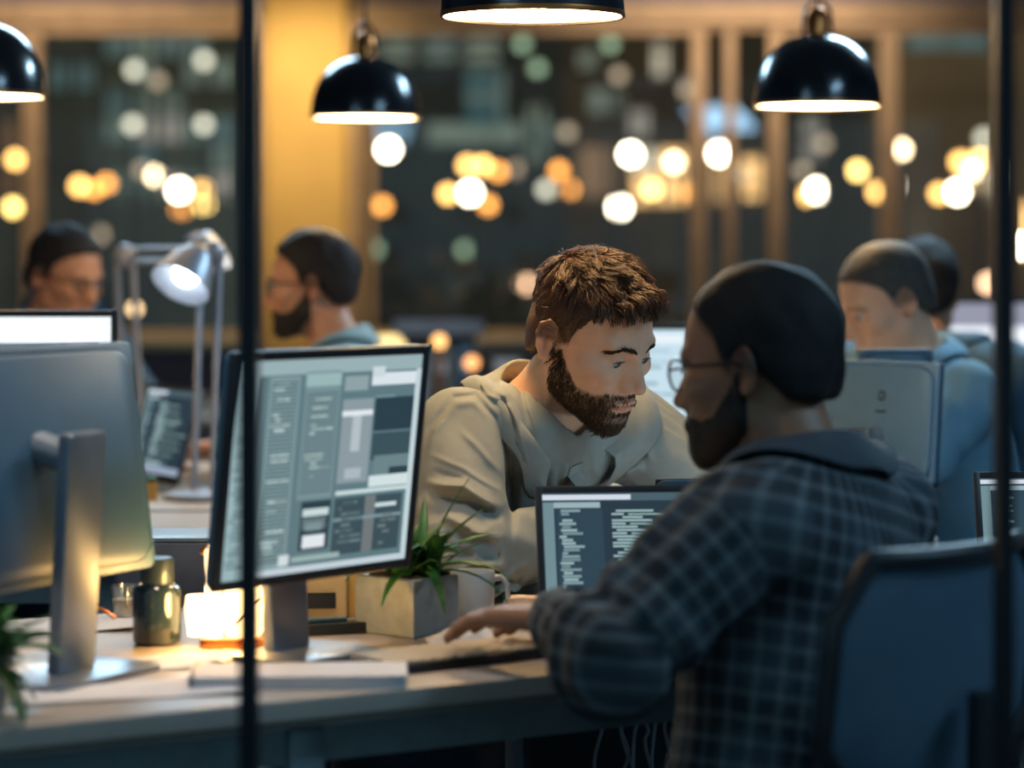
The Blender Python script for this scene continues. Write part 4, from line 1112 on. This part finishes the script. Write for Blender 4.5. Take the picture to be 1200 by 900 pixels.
ui1 += [(.57, .40, .74, .80, C_(136, 150, 156)), (.63, .55, .68, .72, C_(176, 186, 192)), (.57, .72, .74, .745, PALE), (.61, .42, .70, .47, C_(168, 178, 186)),
        (.75, .64, .97, .80, DK), (.75, .50, .97, .63, C_(56, 78, 86)), (.75, .80, .86, .81, MID), (.77, .43, .97, .52, C_(104, 128, 132)), (.86, .42, .97, .46, DK),
        (.72, .86, .97, .92, C_(214, 222, 228)), (.72, .90, .79, .95, C_(200, 210, 216)), (.57, .84, .70, .91, C_(140, 158, 162)),
        (.75, .37, .99, .425, C_(206, 218, 220)), (.57, .345, .99, .365, LT), (.97, .0, 1, .93, C_(190, 206, 210)), (.14, 0, 1, .03, C_(190, 202, 210)),
        (.39, .10, .55, .33, DK), (.57, .06, .95, .33, C_(56, 76, 84)), (.40, .26, .54, .295, LT), (.41, .11, .53, .17, C_(220, 226, 230)), (.42, .19, .51, .23, C_(110, 134, 138)),
        (.74, .06, .80, .33, C_(110, 116, 118)), (.57, .22, .95, .235, MID), (.36, .05, .62, .075, C_(150, 172, 172)), (.29, .04, .345, .09, C_(204, 214, 218)), (.80, .27, .92, .29, LT)]
for k in range(5): ui1.append((.40, .20 + .011 * k, .53, .205 + .011 * k, C_(130, 150, 150)))
ui1 += text_rows(rg, .01, .05, .11, .90, 40, C_(110, 136, 142), .7)
ui1 += text_rows(rg, .58, .08, .73, .32, 9, C_(96, 118, 122), .6) + text_rows(rg, .82, .08, .95, .30, 8, C_(110, 124, 126), .6)
ui1 += text_rows(rg, .38, .42, .54, .82, 20, C_(160, 180, 178), .4) + text_rows(rg, .18, .1, .32, .9, 34, C_(176, 196, 196), .35, .5)
mA, mB = P(246, 420, 2.86), P(478, 420, 3.11)
mc = (mA + mB) / 2; mw = math.hypot(mB.x - mA.x, mB.y - mA.y); ma = math.atan2(mB.y - mA.y, mB.x - mA.x)
monitor('wide monitor with a bright spreadsheet-like screen, left of the bearded man', (mc.x + .014, mc.y - .008, DESK_Z), ma, mw, .272, .092, math.radians(7), ui1, neck_w=.06, foot=(.15, .12))
e1 = P(186, 412, 3.05); wB = .50; bA = math.radians(62)                   # its screen looks away to the left
cB = Vector((e1.x, e1.y, 0)) - Vector((math.cos(bA), math.sin(bA), 0)) * wB / 2
monitor('large monitor seen from its grey back at the left edge', (cB.x - .03, cB.y + .01, DESK_Z), bA + PI, wB, .27, .098, math.radians(8), [(0, 0, 1, 1, MID)] + text_rows(rg, .05, .1, .95, .9, 20, LT), neck_w=.065, foot=(.2, .18), stand_h=.64, stand_dx=-.05)
uiF = [(0, 0, 1, 1, C_(110, 124, 134)), (0, .80, 1, 1, C_(236, 240, 244)), (0, .74, 1, .79, C_(90, 104, 112)), (.63, .60, .88, .73, C_(238, 242, 246)), (.92, .56, 1, .80, C_(210, 214, 220)), (.30, .56, .62, .72, C_(128, 138, 146)), (.0, .56, .28, .70, C_(104, 104, 108)), (.72, .74, .85, .79, C_(150, 140, 170))]
fa, fb = P(-60, 365, 4.25), P(138, 365, 4.25)
monitor('bright screen with a white toolbar in front of the far-left man', ((fa.x + fb.x) / 2, 4.25, DESK_Z), 0, fb.x - fa.x, .24, .14, 0, uiF, glow=screen_soft)
r0 = P(968, 430, 4.46); r1 = P(1102, 430, 4.31); ra = math.atan2(r1.y - r0.y, r1.x - r0.x)
monitor('grey-backed display with a small emblem, behind the man in plaid', ((r0.x + r1.x) / 2, 4.385, DESK_Z), ra + PI, math.hypot(r1.x - r0.x, r1.y - r0.y), .21, .08, math.radians(6), [(0, 0, 1, 1, LT)] + text_rows(rg, .05, .1, .95, .9, 18, DK), logo=True, neck_w=.05, foot=(.16, .12), shell=mat('lit_grey_shell', srgb(108, 148, 178), .45, .1, .04))  # lit copy of the monitor shell, cool light put into its colour
w0 = P(738, 388, 4.9); w1 = P(800, 388, 4.9)
monitor('white lit screen seen between the two men at the desk', (.27, 4.9, DESK_Z), .0, .15, .20, .14, 0, [(0, 0, 1, 1, C_(196, 220, 232)), (.05, .85, .95, .95, C_(230, 238, 244))] + text_rows(rg, .1, .1, .9, .8, 12, C_(170, 196, 212), .5), foot=(.12, .14))
monitor('white lit screen at far right behind the light blue shirt', (1.24, 6.55, DESK_Z), 0, .34, .22, .14, 0, [(0, 0, 1, 1, C_(235, 238, 245)), (0, .70, 1, 1, C_(140, 140, 156))], glow=screen_soft, foot=(.2, .16))
desk('desk at far right under the white lit screen', 1.35, 6.62, 0, .8, .7)
# ---- laptops: base lies on the desk, hinge at the back (y = 0), the lid leans back; user side is -y
def laptop(label, loc, rotz, w, d, lid_h, lean, rects, shell=alu_paint, glow=None):
    t = thing('laptop', label, 'laptop', loc, rotz)
    MB().slab(w, d, .012, .012, (0, -d / 2, .007), edge=.003).build('base', shell, t)
    kb = MB(); kw = w * .88 / 12
    for r in range(5):
        for c in range(12): kb.box(((c - 5.5) * kw, -.03 - r * kw * .95, .0142), (kw * .82, kw * .76, .002))
    kb.build('keyboard', dark_plastic, t)
    MB().slab(w * .36, d * .3, .001, .006, (0, -d * .8, .0136)).build('trackpad', shell, t)
    M = Matrix.Translation((0, 0, .012)) @ Matrix.Rotation(-lean, 4, 'X')
    ld = MB().slab(w, lid_h, .006, .012, (0, .003, lid_h / 2), (PI / 2, 0, 0), edge=.002).build('lid', shell, t); ld.matrix_local = M
    e = .009; bz = MB()
    for s in (-1, 1): bz.box((s * (w / 2 - e / 2), -.0008, lid_h / 2), (e, .003, lid_h), bevel=.0006)
    bz.box((0, -.0008, lid_h - e / 2), (w - 2 * e, .003, e), bevel=.0006).box((0, -.0008, e), (w - 2 * e, .003, 2 * e), bevel=.0006)
    b = bz.build('bezel', dark_plastic, t); b.matrix_local = M
    s_ = ui_screen('screen', w - 2 * e, lid_h - 3 * e, rects, t, glow, y=-.0004, z=lid_h / 2 + .5 * e); s_.matrix_local = M
    MB().cyl((-w * .4, .002, .012), (w * .4, .002, .012), .006, .006, 12).build('hinge', dark_plastic, t)
    return t
def code_ui(seed, n=24):
    r = random.Random(seed); u = [(0, 0, 1, 1, C_(36, 54, 66)), (0, .93, 1, 1, C_(70, 92, 102)), (0, .94, .40, .985, C_(206, 214, 226)), (0, .87, .26, .92, C_(150, 172, 178)),
        (0, 0, .05, .92, C_(110, 136, 142)), (.06, 0, .27, .86, C_(44, 66, 78)), (0, 0, 1, .085, C_(150, 162, 182)), (.0, .085, .72, .16, C_(72, 96, 104)), (.01, .03, .05, .14, C_(190, 206, 208))]
    u += text_rows(r, .07, .18, .26, .86, n, C_(140, 166, 170), .95, .8, 1, .1)
    for k in range(n):
        v = .19 + (.86 - .19) * k / n
        x = .31 + r.choice((0, .0, .02, .05)); L = r.uniform(.05, .2)
        u.append((x, v, x + L, v + .018, C_(150, 176, 178)))
        if k % 3 == 1: u.append((x + L + .02, v, min(.98, x + L + r.uniform(.2, .55)), v + .014, C_(140, 170, 166)))
    u += [(.52, .60, .78, .625, GRN), (.30, .1, .6, .14, C_(150, 172, 176))]
    return u
l0 = P(633, 727, 3.19)
lang = math.radians(6)
lw = .30
laptop('open laptop with dark code screen in front of the man in plaid', (l0.x + lw / 2 * math.cos(lang), 3.19 + .012, DESK_Z), lang, lw, .18, .176, math.radians(20), code_ui(3), alu_paint)
laptop('laptop of the bearded man, lid edge showing above the code screen', (.325, 3.58, DESK_Z), math.radians(12) + PI, .29, .17, .165, math.radians(22), [(0, 0, 1, 1, C_(190, 214, 230)), (.05, .8, .95, .95, C_(230, 240, 246))] + text_rows(rg, .1, .1, .9, .75, 14, DK, .6), back_shell, screen_near)
laptop('laptop with code screen cut by the right edge', (P(1042 + 158, 690, 3.56).x + .09, 3.58, DESK_Z), math.radians(4), .30, .18, .158, math.radians(14), code_ui(8), dark_plastic)
laptop('open laptop on the desk behind, left of the lit monitor', (-.735, 5.20, DESK_Z), math.radians(-58), .26, .18, .20, math.radians(16), code_ui(12), alu_paint)
monitor('small display with an amber-lit top edge behind the grey display', (P(1048, 400, 4.56).x, 4.56, DESK_Z), PI + .1, .135, .15, .155, 0, [(0, 0, 1, 1, LT)], foot=(.08, .10), neck_w=.04)

# ---- keyboard with beige keys
k0, k1, k2 = D(456, 768, .75), D(590, 743, .75), D(532, 790, .75)
ka = math.atan2(k1.y - k0.y, k1.x - k0.x)
kt = thing('keyboard', 'slim beige-keyed keyboard under the hand of the man in plaid', 'keyboard', ((k1.x + k2.x) / 2 * .5 + k0.x * .5 + .022, (k1.y + k2.y) / 2 * .5 + k0.y * .5 + .012, DESK_Z), DA + .10)
MB().slab(.235, .098, .012, .012, (0, 0, .006), (0, 0, 0), edge=.003).build('case', dark_plastic, kt)
kk = MB()
for r in range(6):
    for c in range(15): kk.box(((c - 7) * .0152, (r - 2.5) * .0152, .0135), (.0128, .0124, .004), bevel=.0015, seg=1)
kk.build('keys', cream_key_m, kt)
# ---- notepads and papers
def sheet_stack(name, label, cat, a, w, d, rz, n=1, h=.0012, m=paper_m, group=None):
    t = thing(name, label, cat, (a[0], a[1], DESK_Z), rz, group)
    if n > 1:
        MB().slab(w, d, h, .004, (0, 0, h / 2), edge=.001).build('pages', m, t)
        MB().slab(w + .004, d + .004, .0016, .005, (0, 0, h + .0008)).build('cover', m, t)
        MB().box((-w / 2 + .004, 0, h / 2 + .001), (.006, d, h + .003), bevel=.001).build('binding', desk_edge_m, t)
    else:
        rows = [[(w * (i / 8 - .5), d * (j / 8 - .5), .0012 + h * (math.sin(i * .9 + j * .4) * .5 + .5) * (i / 8)) for i in range(9)] for j in range(9)]
        MB().grid_sheet(rows).solidify(.0006).build('sheet', m, t, angle=80)
    return t
npc = D(350, 800)
sheet_stack('notepad', 'white notepad lying at the front edge of the near desk', 'notepad', (npc.x, npc.y), .235, .095, .06, 2, .013)
c = D(150, 812); sheet_stack('paper_sheet', 'loose white sheet at the front left of the near desk', 'paper', (c.x, c.y), .26, .10, .3, 1, .004)
c = D(175, 780); sheet_stack('paper_sheet', 'curled paper in front of the glowing lamp', 'paper', (c.x, c.y), .16, .07, .1, 1, .010)
c = D(50, 735); sheet_stack('paper_sheet', 'paper under the left-edge monitor stand', 'paper', (c.x, c.y), .24, .12, .2, 1, .006)
c = D(600, 722); sheet_stack('paper_sheet', 'white sheet between the mug and the laptop', 'paper', (c.x, c.y), .12, .12, .4, 1, .004)
c = D(1120, 735); sheet_stack('paper_sheet', 'papers beside the laptop at the right edge', 'paper', (c.x + .05, c.y), .16, .1, .5, 1, .006)
# crumpled pale cloth beside the planter
rc_ = random.Random(9)
c = D(548, 756)
rows = [[(.05 * (i / 12 - .5) * 2, .026 * (j / 8 - .5) * 2, .003 + max(0, math.sin(PI * i / 12) * math.sin(PI * j / 8)) * .018 + rc_.uniform(0, .006)) for i in range(13)] for j in range(9)]
o = MB().grid_sheet(rows).solidify(.001).build('crumpled_paper', paper_m, angle=80, subsurf=1, loc=(c.x, c.y, DESK_Z), rot=(0, 0, .15)); tag(o, 'crumpled pale paper in front of the planter and mug', 'paper')
# small wooden eraser block
c = D(614, 718); t = thing('eraser', 'small beige eraser block beside the code laptop', 'eraser', (c.x, c.y - .005, DESK_Z + .002), .1)
MB().slab(.042, .03, .02, .005, (0, 0, .010), edge=.003).build('rubber', mat('beige_rubber', srgb(214, 178, 148), .7), t)
MB().box((-.006, 0, .0105), (.02, .0306, .0206), bevel=.002).build('sleeve', mat('eraser_sleeve', srgb(222, 196, 170), .7), t)

# ---- planter with plant
pc = D(458, 745); pc.y = 3.22; pc.x = (452 - 600) / FPX * 3.22
pt = thing('potted_plant', 'leafy green plant in a square grey planter beside the lit monitor', 'plant', (-.128, 3.20, DESK_Z), math.radians(-38))
pot = MB()
pot.prism([(-.052, -.043), (.043, -.043), (.043, .043), (-.052, .043)], .072, (0, 0, .036), edge=.004)
pot.build('planter', grey_pot_m, pt)
MB().box((0, 0, .071), (.074, .074, .008), bevel=.003).build('soil', soil_m, pt)
def leaf(mb, base, az, el, L, W, droop, seg=7):
    d = Vector((math.cos(az), math.sin(az), 0)); pts = []; p = Vector(base); a = el
    side = Vector((-d.y, d.x, 0)); rows = []
    for k in range(seg + 1):
        s = k / seg; w = W * math.sin(PI * (.08 + .92 * s)) ** .8 if s < 1 else .0005
        w = max(w, .0006); nrm = Vector((-d.x * math.sin(a), -d.y * math.sin(a), math.cos(a)))
        rows.append([p - side * w + nrm * w * .35, p + Vector((0, 0, 0)), p + side * w + nrm * w * .35])
        p = p + (d * math.cos(a) + Vector((0, 0, math.sin(a)))) * (L / seg); a -= droop / seg
    mb.grid_sheet(rows)
rl = random.Random(14)
for k in range(46):
    az = rl.uniform(0, 2 * PI); el = rl.uniform(.5, 1.35); L = rl.uniform(.055, .105)
    m = MB(); b = (rl.uniform(-.02, .03), rl.uniform(-.03, .03), .072)
    leaf(m, b, az, el, L, rl.uniform(.006, .0105), rl.uniform(.5, 1.5)); m.solidify(.0006)
    m.build('leaf', leaf_m if k % 3 else leaf_dark_m, pt, angle=80)
for k, (az, el, L, dr) in enumerate(((.65, 1.25, .135, .3), (.3, 1.0, .13, .5), (1.1, .8, .12, .9), (.5, .5, .12, 1.2), (.9, .25, .13, 1.4), (2.2, 1.2, .11, .4), (-.6, .35, .12, 1.6), (-1.5, .4, .1, 1.7))):
    m = MB(); leaf(m, (.02, .0, .072), az, el, L, .0065, dr); m.solidify(.0006); m.build('leaf', leaf_m, pt, angle=80)
# foreground plant at the lower left corner
c = D(-40, 842); fp = thing('potted_plant', 'blurred leafy plant at the lower left corner of the near desk', 'plant', (c.x, c.y + .02, DESK_Z), 0)
MB().lathe([(0, 0), (.032, 0), (.036, .004), (.043, .055), (.046, .06), (.042, .06), (.038, .052), (0, .05)]).build('planter', grey_pot_m, fp)
MB().lathe([(0, .052), (.039, .052)], seg=24).build('soil', soil_m, fp)
for k in range(40):
    m = MB(); leaf(m, (rl.uniform(-.02, .02), rl.uniform(-.02, .02), .05), rl.uniform(-1.7, 1.4), rl.uniform(.0, 1.1), rl.uniform(.06, .115), rl.uniform(.007, .012), rl.uniform(.6, 1.6)); m.solidify(.0006)
    m.build('leaf', leaf_dark_m if k % 2 else leaf_m, fp, angle=80)
# ---- mug
c = D(548, 729); mg = thing('mug', 'white ceramic mug with its handle to the right, beside the plant', 'mug', ((554 - 600) / FPX * 3.27, 3.27, DESK_Z), 0)
MB().lathe([(0, .001), (.022, .0), (.025, .003), (.0275, .03), (.0285, .066), (.0278, .068), (.0265, .066), (.0255, .03), (.022, .006), (0, .005)]).build('cup', white_ceramic, mg)
MB().tube([(.027, 0, .060), (.036, -.003, .061), (.044, -.004, .052), (.045, -.004, .036), (.040, -.003, .02), (.026, 0, .014)], .0032, 10).build('handle', white_ceramic, mg)
# ---- dark bottle-like jar
c = D(182, 757); bt = thing('jar', 'dark glossy jar with a ribbed lid in front of the glowing lamp', 'jar', (c.x, c.y + .015, DESK_Z), 0)
gl = mat('dark_glaze', srgb(34, 48, 52), .12, 0, .1, 30, coat=.8)
MB().lathe([(0, 0), (.024, 0), (.0285, .004), (.0295, .01), (.0295, .064), (.027, .07), (.020, .0745), (0, .0745)]).build('body', gl, bt)
lidm = MB().lathe([(0, .074), (.0195, .074), (.0205, .078), (.0205, .100), (.018, .105), (0, .106)])
lidm.build('lid', mat('jar_lid', srgb(60, 72, 74), .3, .4), bt)
# ---- glowing lantern lamp on the desk
ln = thing('table_lamp', 'glowing white table lamp on the near desk behind the lit monitor', 'lamp', ((276 - 600) / FPX * 3.09, 3.09, DESK_Z), .1)
frost = emit('lamp_glass', (1.0, .62, .25), 6)
MB().slab(.085, .06, .012, .012, (0, 0, .006), edge=.003).build('base', copper_m, ln)
MB().lathe([(0, .012), (.021, .012), (.024, .018), (.024, .068), (.021, .074), (0, .075)], (.010, 0, 0)).build('shade', frost, ln)
MB().lathe([(.0, .011), (.0105, .012), (.0105, .112), (.012, .117), (.008, .123), (0, .124)], (-.026, -.012, 0)).build('stem', emit('lamp_tube', (1.0, .7, .36), 4), ln)
MB().tube([(-.026, -.012, .118), (-.035, -.014, .120), (-.04, -.016, .113)], .004, 8).build('hook', copper_m, ln)
MB().lathe([(0, .012), (.013, .012), (.017, .045), (.015, .06), (0, .062)], (-.044, .006, 0)).build('side_shade', frost, ln)
MB().tube([(.0, -.03, .03), (.012, -.034, .045), (.035, -.02, .062), (.04, .0, .05)], .0015, 6).build('wire', black_metal, ln)
# the warm bulb shines through the frosted glass onto the desk things around it
bd = bpy.data.lights.new('table_lamp_bulb', 'POINT'); bd.energy = 2.2; bd.color = (1.0, .54, .16); bd.shadow_soft_size = .03
bo = bpy.data.objects.new('table_lamp_bulb', bd); COL.objects.link(bo); bo.location = (ln.location.x - .01, ln.location.y - .045, DESK_Z + .06)
# small glass votives on the desk
for k, (px, py, s) in enumerate(((146, 700, 1.1), (212, 690, .9))):
    v = thing('glass_tumbler', ('small glass tumbler behind the dark jar' if k == 0 else 'tiny glass tumbler beside the glowing lamp'), 'glass', ((px - 600) / FPX * 3.3, 3.30 - .1 * k, DESK_Z), 0)
    MB().lathe([(0, .002), (.013 * s, .001), (.017 * s, .045), (.0165 * s, .046), (.012 * s, .006), (0, .005)]).build('bowl', glass_mat('tumbler_glass', .3, (.85, .9, .9)), v)
    MB().lathe([(0, .007), (.0125 * s, .007), (.0145 * s, .028), (0, .0285)]).build('candle', mat('wax', srgb(226, 190, 150), .6), v)
ch_ = thing('card_holder', 'upright cream card right behind the glowing table lamp', 'card', ((288 - 600) / FPX * 3.19, 3.19, DESK_Z), .1)
MB().slab(.05, .005, .094, .002, (0, 0, .053), edge=.001).build('card', mat('cream_board', srgb(232, 204, 150), .7), ch_)
MB().slab(.04, .024, .008, .003, (0, 0, .004), edge=.001).build('base', wood_m, ch_)
# lit document holder behind the stand
dh = thing('document_tray', 'cream document tray with a dark slot behind the monitor stand', 'tray', ((372 - 600) / FPX * 3.36, 3.34, DESK_Z), .1)
cream = mat('cream_card', srgb(226, 190, 130), .7)
MB().slab(.078, .05, .082, .004, (0, 0, .041), edge=.002).build('body', cream, dh)
MB().slab(.036, .012, .02, .003, (.006, -.024, .024)).build('slot', dark_plastic, dh)
yb = thing('cardboard_box', 'small yellow-lit cardboard box between the tray and the planter', 'box', ((436 - 600) / FPX * 3.36, 3.36, DESK_Z), .05)
card = mat('cardboard', srgb(206, 160, 84), .8, 0, .1, 30)
MB().slab(.088, .06, .085, .003, (0, 0, .0425), edge=.0015).build('carton', card, yb)
MB().box((0, -.0001, .0855), (.088, .004, .0012)).build('flap', desk_edge_m, yb)
# black pen tray in front of it
c = D(400, 752); tr_ = thing('pen_tray', 'long black pen tray behind the monitor foot', 'tray', (c.x - .035, c.y + .06, DESK_Z), .35)
MB().slab(.15, .028, .014, .008, (0, 0, .007), edge=.003).build('tray', dark_plastic, tr_)
MB().cyl((-.05, 0, .017), (.04, .004, .017), .0035, .003, 10).build('pen', mat('pen_blue', srgb(50, 90, 110), .3), tr_)
# grey box behind (closed laptop lid / printer) between the monitors
gb = thing('document_scanner', 'low grey scanner box behind the dark jar, between the two monitors', 'scanner', (P(212, 640, 3.55).x, 3.62, DESK_Z), .0)
MB().slab(.19, .14, .072, .01, (0, 0, .036), edge=.004).build('body', mat('scanner_grey', srgb(92, 96, 106), .5), gb)
MB().slab(.186, .136, .006, .01, (0, 0, .0755), edge=.002).build('lid', alu_paint, gb)
# cables on and under the desk
def cable(label, pts, r=.0022, m=None, group=None):
    V = [Vector(p) for p in pts]; out = []
    for i in range(len(V) - 1):
        p0, p1, p2, p3 = V[max(i - 1, 0)], V[i], V[i + 1], V[min(i + 2, len(V) - 1)]
        for k in range(6):
            t = k / 6; out.append(.5 * ((2 * p1) + (p2 - p0) * t + (2 * p0 - 5 * p1 + 4 * p2 - p3) * t * t + (3 * p1 - p0 - 3 * p2 + p3) * t ** 3))
    out.append(V[-1])
    o = MB().tube(out, r, 8).build('cable', m or cable_m); tag(o, label, 'cable', group); return o
cable('thin dark cable looping over the glowing lamp base', [D(226, 772, .743), D(262, 776, .743), D(290, 768, .743), D(306, 774, .743), D(314, 782, .743)], .0016, dark_plastic)
cable('thin brown cable hanging from the left-edge monitor stand', [P(78, 690, 3.12), P(90, 702, 3.11), P(115, 712, 3.10), P(135, 724, 3.1)], .0018, copper_m)
rcab = random.Random(3)
for k in range(9):
    x = 722 + k * 9 + rcab.uniform(-4, 4); y1 = rcab.uniform(875, 940); Yc = 3.27 + rcab.uniform(-.05, .05)
    top = P(x, 800 + rcab.uniform(0, 8), Yc); top.z = min(top.z, .70)
    pts = [(top.x, Yc, .705), P(x + rcab.uniform(-8, 8), 830, Yc), P(x + rcab.uniform(-16, 16), 855, Yc), P(x + rcab.uniform(-22, 22), y1, Yc), P(x + rcab.uniform(-40, 40), 960, Yc)]
    cable('orange cable among the grey cables under the near desk' if k == 6 else 'grey cable hanging under the near desk among the tangle', pts, .0022, copper_m if k == 6 else cable_m, None if k == 6 else 'cables hanging under the near desk')
# ---- architect lamps on the desk behind, left
def task_lamp(label, base, elbow, head, aim, bright, m=lamp_grey):
    b = Vector(base); t = thing('task_lamp', label, 'lamp', b, 0)
    e, h = Vector(elbow) - b, Vector(head) - b; a = Vector(aim).normalized()
    MB().lathe([(0, 0), (.075, 0), (.075, .012), (.02, .02), (0, .02)]).build('base', m, t)
    ar = MB()
    for s in (-1, 1): ar.tube([(s * .018, 0, .015), e + Vector((s * .018, 0, 0))], .007, 8)
    ar.build('lower_arm', m, t)
    a2 = MB()
    for s in (-1, 1): a2.tube([e + Vector((0, 0, s * .014)), h + Vector((0, 0, s * .014))], .006, 8)
    a2.build('upper_arm', m, t)
    MB().ball(e, .028, 16).build('joint', m, t)
    q = a.to_track_quat('-Z', 'Y').to_matrix().to_4x4()
    hd = MB().lathe([(.016, .05), (.03, .045), (.045, .02), (.062, -.035), (.060, -.036), (.04, .015), (.02, .03), (.016, .05)], seg=28).build('head', m, t); hd.matrix_local = Matrix.Translation(h) @ q
    bl = MB().ball((0, 0, -.005), .027, 16).build('bulb', bright, t); bl.matrix_local = Matrix.Translation(h) @ q
    return t
cool_bulb = emit('cool_bulb', (.9, .97, 1.0), 9); warm_bulb = emit('warm_bulb', (1.0, .7, .35), 7)
b1 = P(238, 0, 4.95); task_lamp('grey task lamp with a white-lit head beside the man in blue', (b1.x - .0, 4.95, DESK_Z), P(247, 298, 5.05), P(220, 318, 5.0), (-.35, -.55, -.75), cool_bulb)
b2 = P(158, 0, 5.74); task_lamp('grey jointed task lamp with two slanting arms further left', (b2.x, 5.74, DESK_Z), P(146, 300, 5.74), P(238, 298, 5.7), (.2, .2, -1), warm_bulb)
# ---- clutter of the far desk
FD = 8.4; zz = DESK_Z
def far_thing(name, label, cat, px, Y): return thing(name, label, cat, ((px - 600) / FPX * Y, Y, zz), 0)
pr = far_thing('printer', 'pale printer with a wide paper tray beyond the man in blue', 'printer', 515, 8.5)
white_pl = mat('white_plastic', srgb(176, 176, 186), .5)
MB().slab(.26, .24, .16, .015, (0, 0, .08), edge=.005).build('body', alu_paint, pr)
MB().slab(.30, .26, .05, .02, (0, 0, .235), edge=.006).build('scanner_lid', white_pl, pr)
MB().box((0, 0, .185), (.24, .2, .06)).build('output_slot', dark_plastic, pr)
MB().box((0, -.16, .05), (.2, .1, .01), (.2, 0, 0)).build('paper_tray', white_pl, pr)
gl_ = far_thing('table_lamp', 'small round yellow-glowing table lamp beyond the man in blue', 'lamp', 455, 7.85)
MB().lathe([(0, 0), (.05, 0), (.05, .012), (.01, .02), (.01, .17), (0, .17)]).build('base', copper_m, gl_)
MB().lathe([(0, .23), (.03, .228), (.055, .20), (.055, .18), (.03, .168), (0, .166)]).build('shade', emit('small_lamp_glow', (1.0, .72, .28), 1.6), gl_)
cb = far_thing('display_board', 'narrow white upright board left of the bearded man', 'board', 488, 7.2); cb.location.z = 0
MB().slab(.055, .02, .34, .006, (0, 0, .78), edge=.002).build('panel', white_pl, cb)
MB().box((0, 0, .31), (.03, .03, .62)).box((0, 0, .012), (.2, .2, .024), bevel=.004).build('stand', alu_paint, cb)
for k, (px, w, h, m, lb) in enumerate(((518, .075, .19, desk_edge_m, 'brown binder standing on the far desk'), (546, .05, .2, back_shell, 'blue-grey binder standing on the far desk'), (594, .15, .2, dark_plastic, 'dark storage box at the right end of the far desk'))):
    b = far_thing('binder' if k < 2 else 'storage_box', lb, 'binder' if k < 2 else 'box', px, 7.85)
    MB().slab(w, .2, h, .006, (0, 0, h / 2), edge=.003).build('body', m, b)
    MB().box((0, -.1006, h * .7), (w * .5, .002, h * .2)).build('spine_label', paper_m, b)
for k, (px, py, lb) in enumerate(((515, 400, 'small amber light between the far binders'), (553, 425, 'small amber light low on the far desk front'), (205, 474, 'amber lantern above the open laptop behind'), (158, 362, 'peach light below the jointed task lamp'))):
    Y = (7.55, 7.5, 5.6, 7.7)[k]; c = P(px, py, Y)
    t = thing('candle_lantern', lb, 'lantern', (c.x, Y, DESK_Z if k < 2 else DESK_Z), 0)
    hgt = c.z - DESK_Z
    MB().cyl((0, 0, 0), (0, 0, max(.01, hgt - .02)), .008, .008, 10).lathe([(0, 0), (.035, 0), (.03, .01), (0, .012)]).build('stand', copper_m, t)
    MB().ball((0, 0, hgt), .022, 16).build('globe', emit('lantern_glow_%d' % k, ((1, .5, .16), (1, .42, .14), (1, .55, .16), (1, .66, .34))[k], (2.2, 2.0, 2.2, 2.6)[k]), t)
# bright round lamp and flowerpots between the two men
rl_ = thing('table_lamp', 'round white glowing lamp between the bearded man and the man in plaid', 'lamp', ((762 - 600) / FPX * 5.2, 5.2, DESK_Z), 0)
MB().lathe([(0, 0), (.04, 0), (.04, .01), (.008, .016), (.008, .09), (0, .09)]).build('base', copper_m, rl_)
MB().ball((0, 0, .125), .034, 24).build('globe', emit('round_lamp_glow', (1.0, .80, .52), 6), rl_)
pk = thing('bottle', 'pink bottle beside the round glowing lamp', 'bottle', ((787 - 600) / FPX * 5.1, 5.1, DESK_Z), 0)
MB().lathe([(0, 0), (.022, 0), (.024, .01), (.022, .07), (.012, .09), (0, .09)]).build('body', mat('pink_plastic', srgb(214, 158, 140), .4), pk)
MB().cyl((0, 0, .09), (0, 0, .11), .012, .011).build('cap', white_pl, pk)
gp = thing('potted_plant', 'tiny green plant beside the pink bottle', 'plant', ((812 - 600) / FPX * 5.3, 5.3, DESK_Z), 0)
MB().lathe([(0, 0), (.02, 0), (.026, .04), (.022, .04), (0, .035)]).build('planter', grey_pot_m, gp)
for k in range(14):
    m = MB(); leaf(m, (0, 0, .035), k * .9, .9, .06, .009, .9); m.solidify(.0006); m.build('leaf', leaf_m, gp, angle=80)
# white dome lamp shade behind the bearded man's head
dl = thing('dome_lamp', 'pale dome lamp showing just above the bearded man', 'lamp', (P(700, 300, 7.6).x, 7.6, DESK_Z), 0)
MB().lathe([(0, 0), (.08, 0), (.08, .015), (.012, .02), (.012, .38), (0, .38)]).build('stand', alu_paint, dl)
MB().lathe([(0, .49), (.03, .487), (.06, .468), (.082, .43), (.09, .38), (.085, .38), (.06, .45), (0, .475)]).build('shade', white_pl, dl)
# items at far left desk and water bottle
gn = thing('tape_box', 'small box with green top on the desk behind, near the hands', 'box', (P(168, 575, 4.95).x, 4.95, DESK_Z), .2)
MB().slab(.05, .05, .035, .004, (0, 0, .0175), edge=.002).build('carton', card, gn); MB().slab(.052, .052, .008, .004, (0, 0, .039)).build('lid', leaf_dark_m, gn)
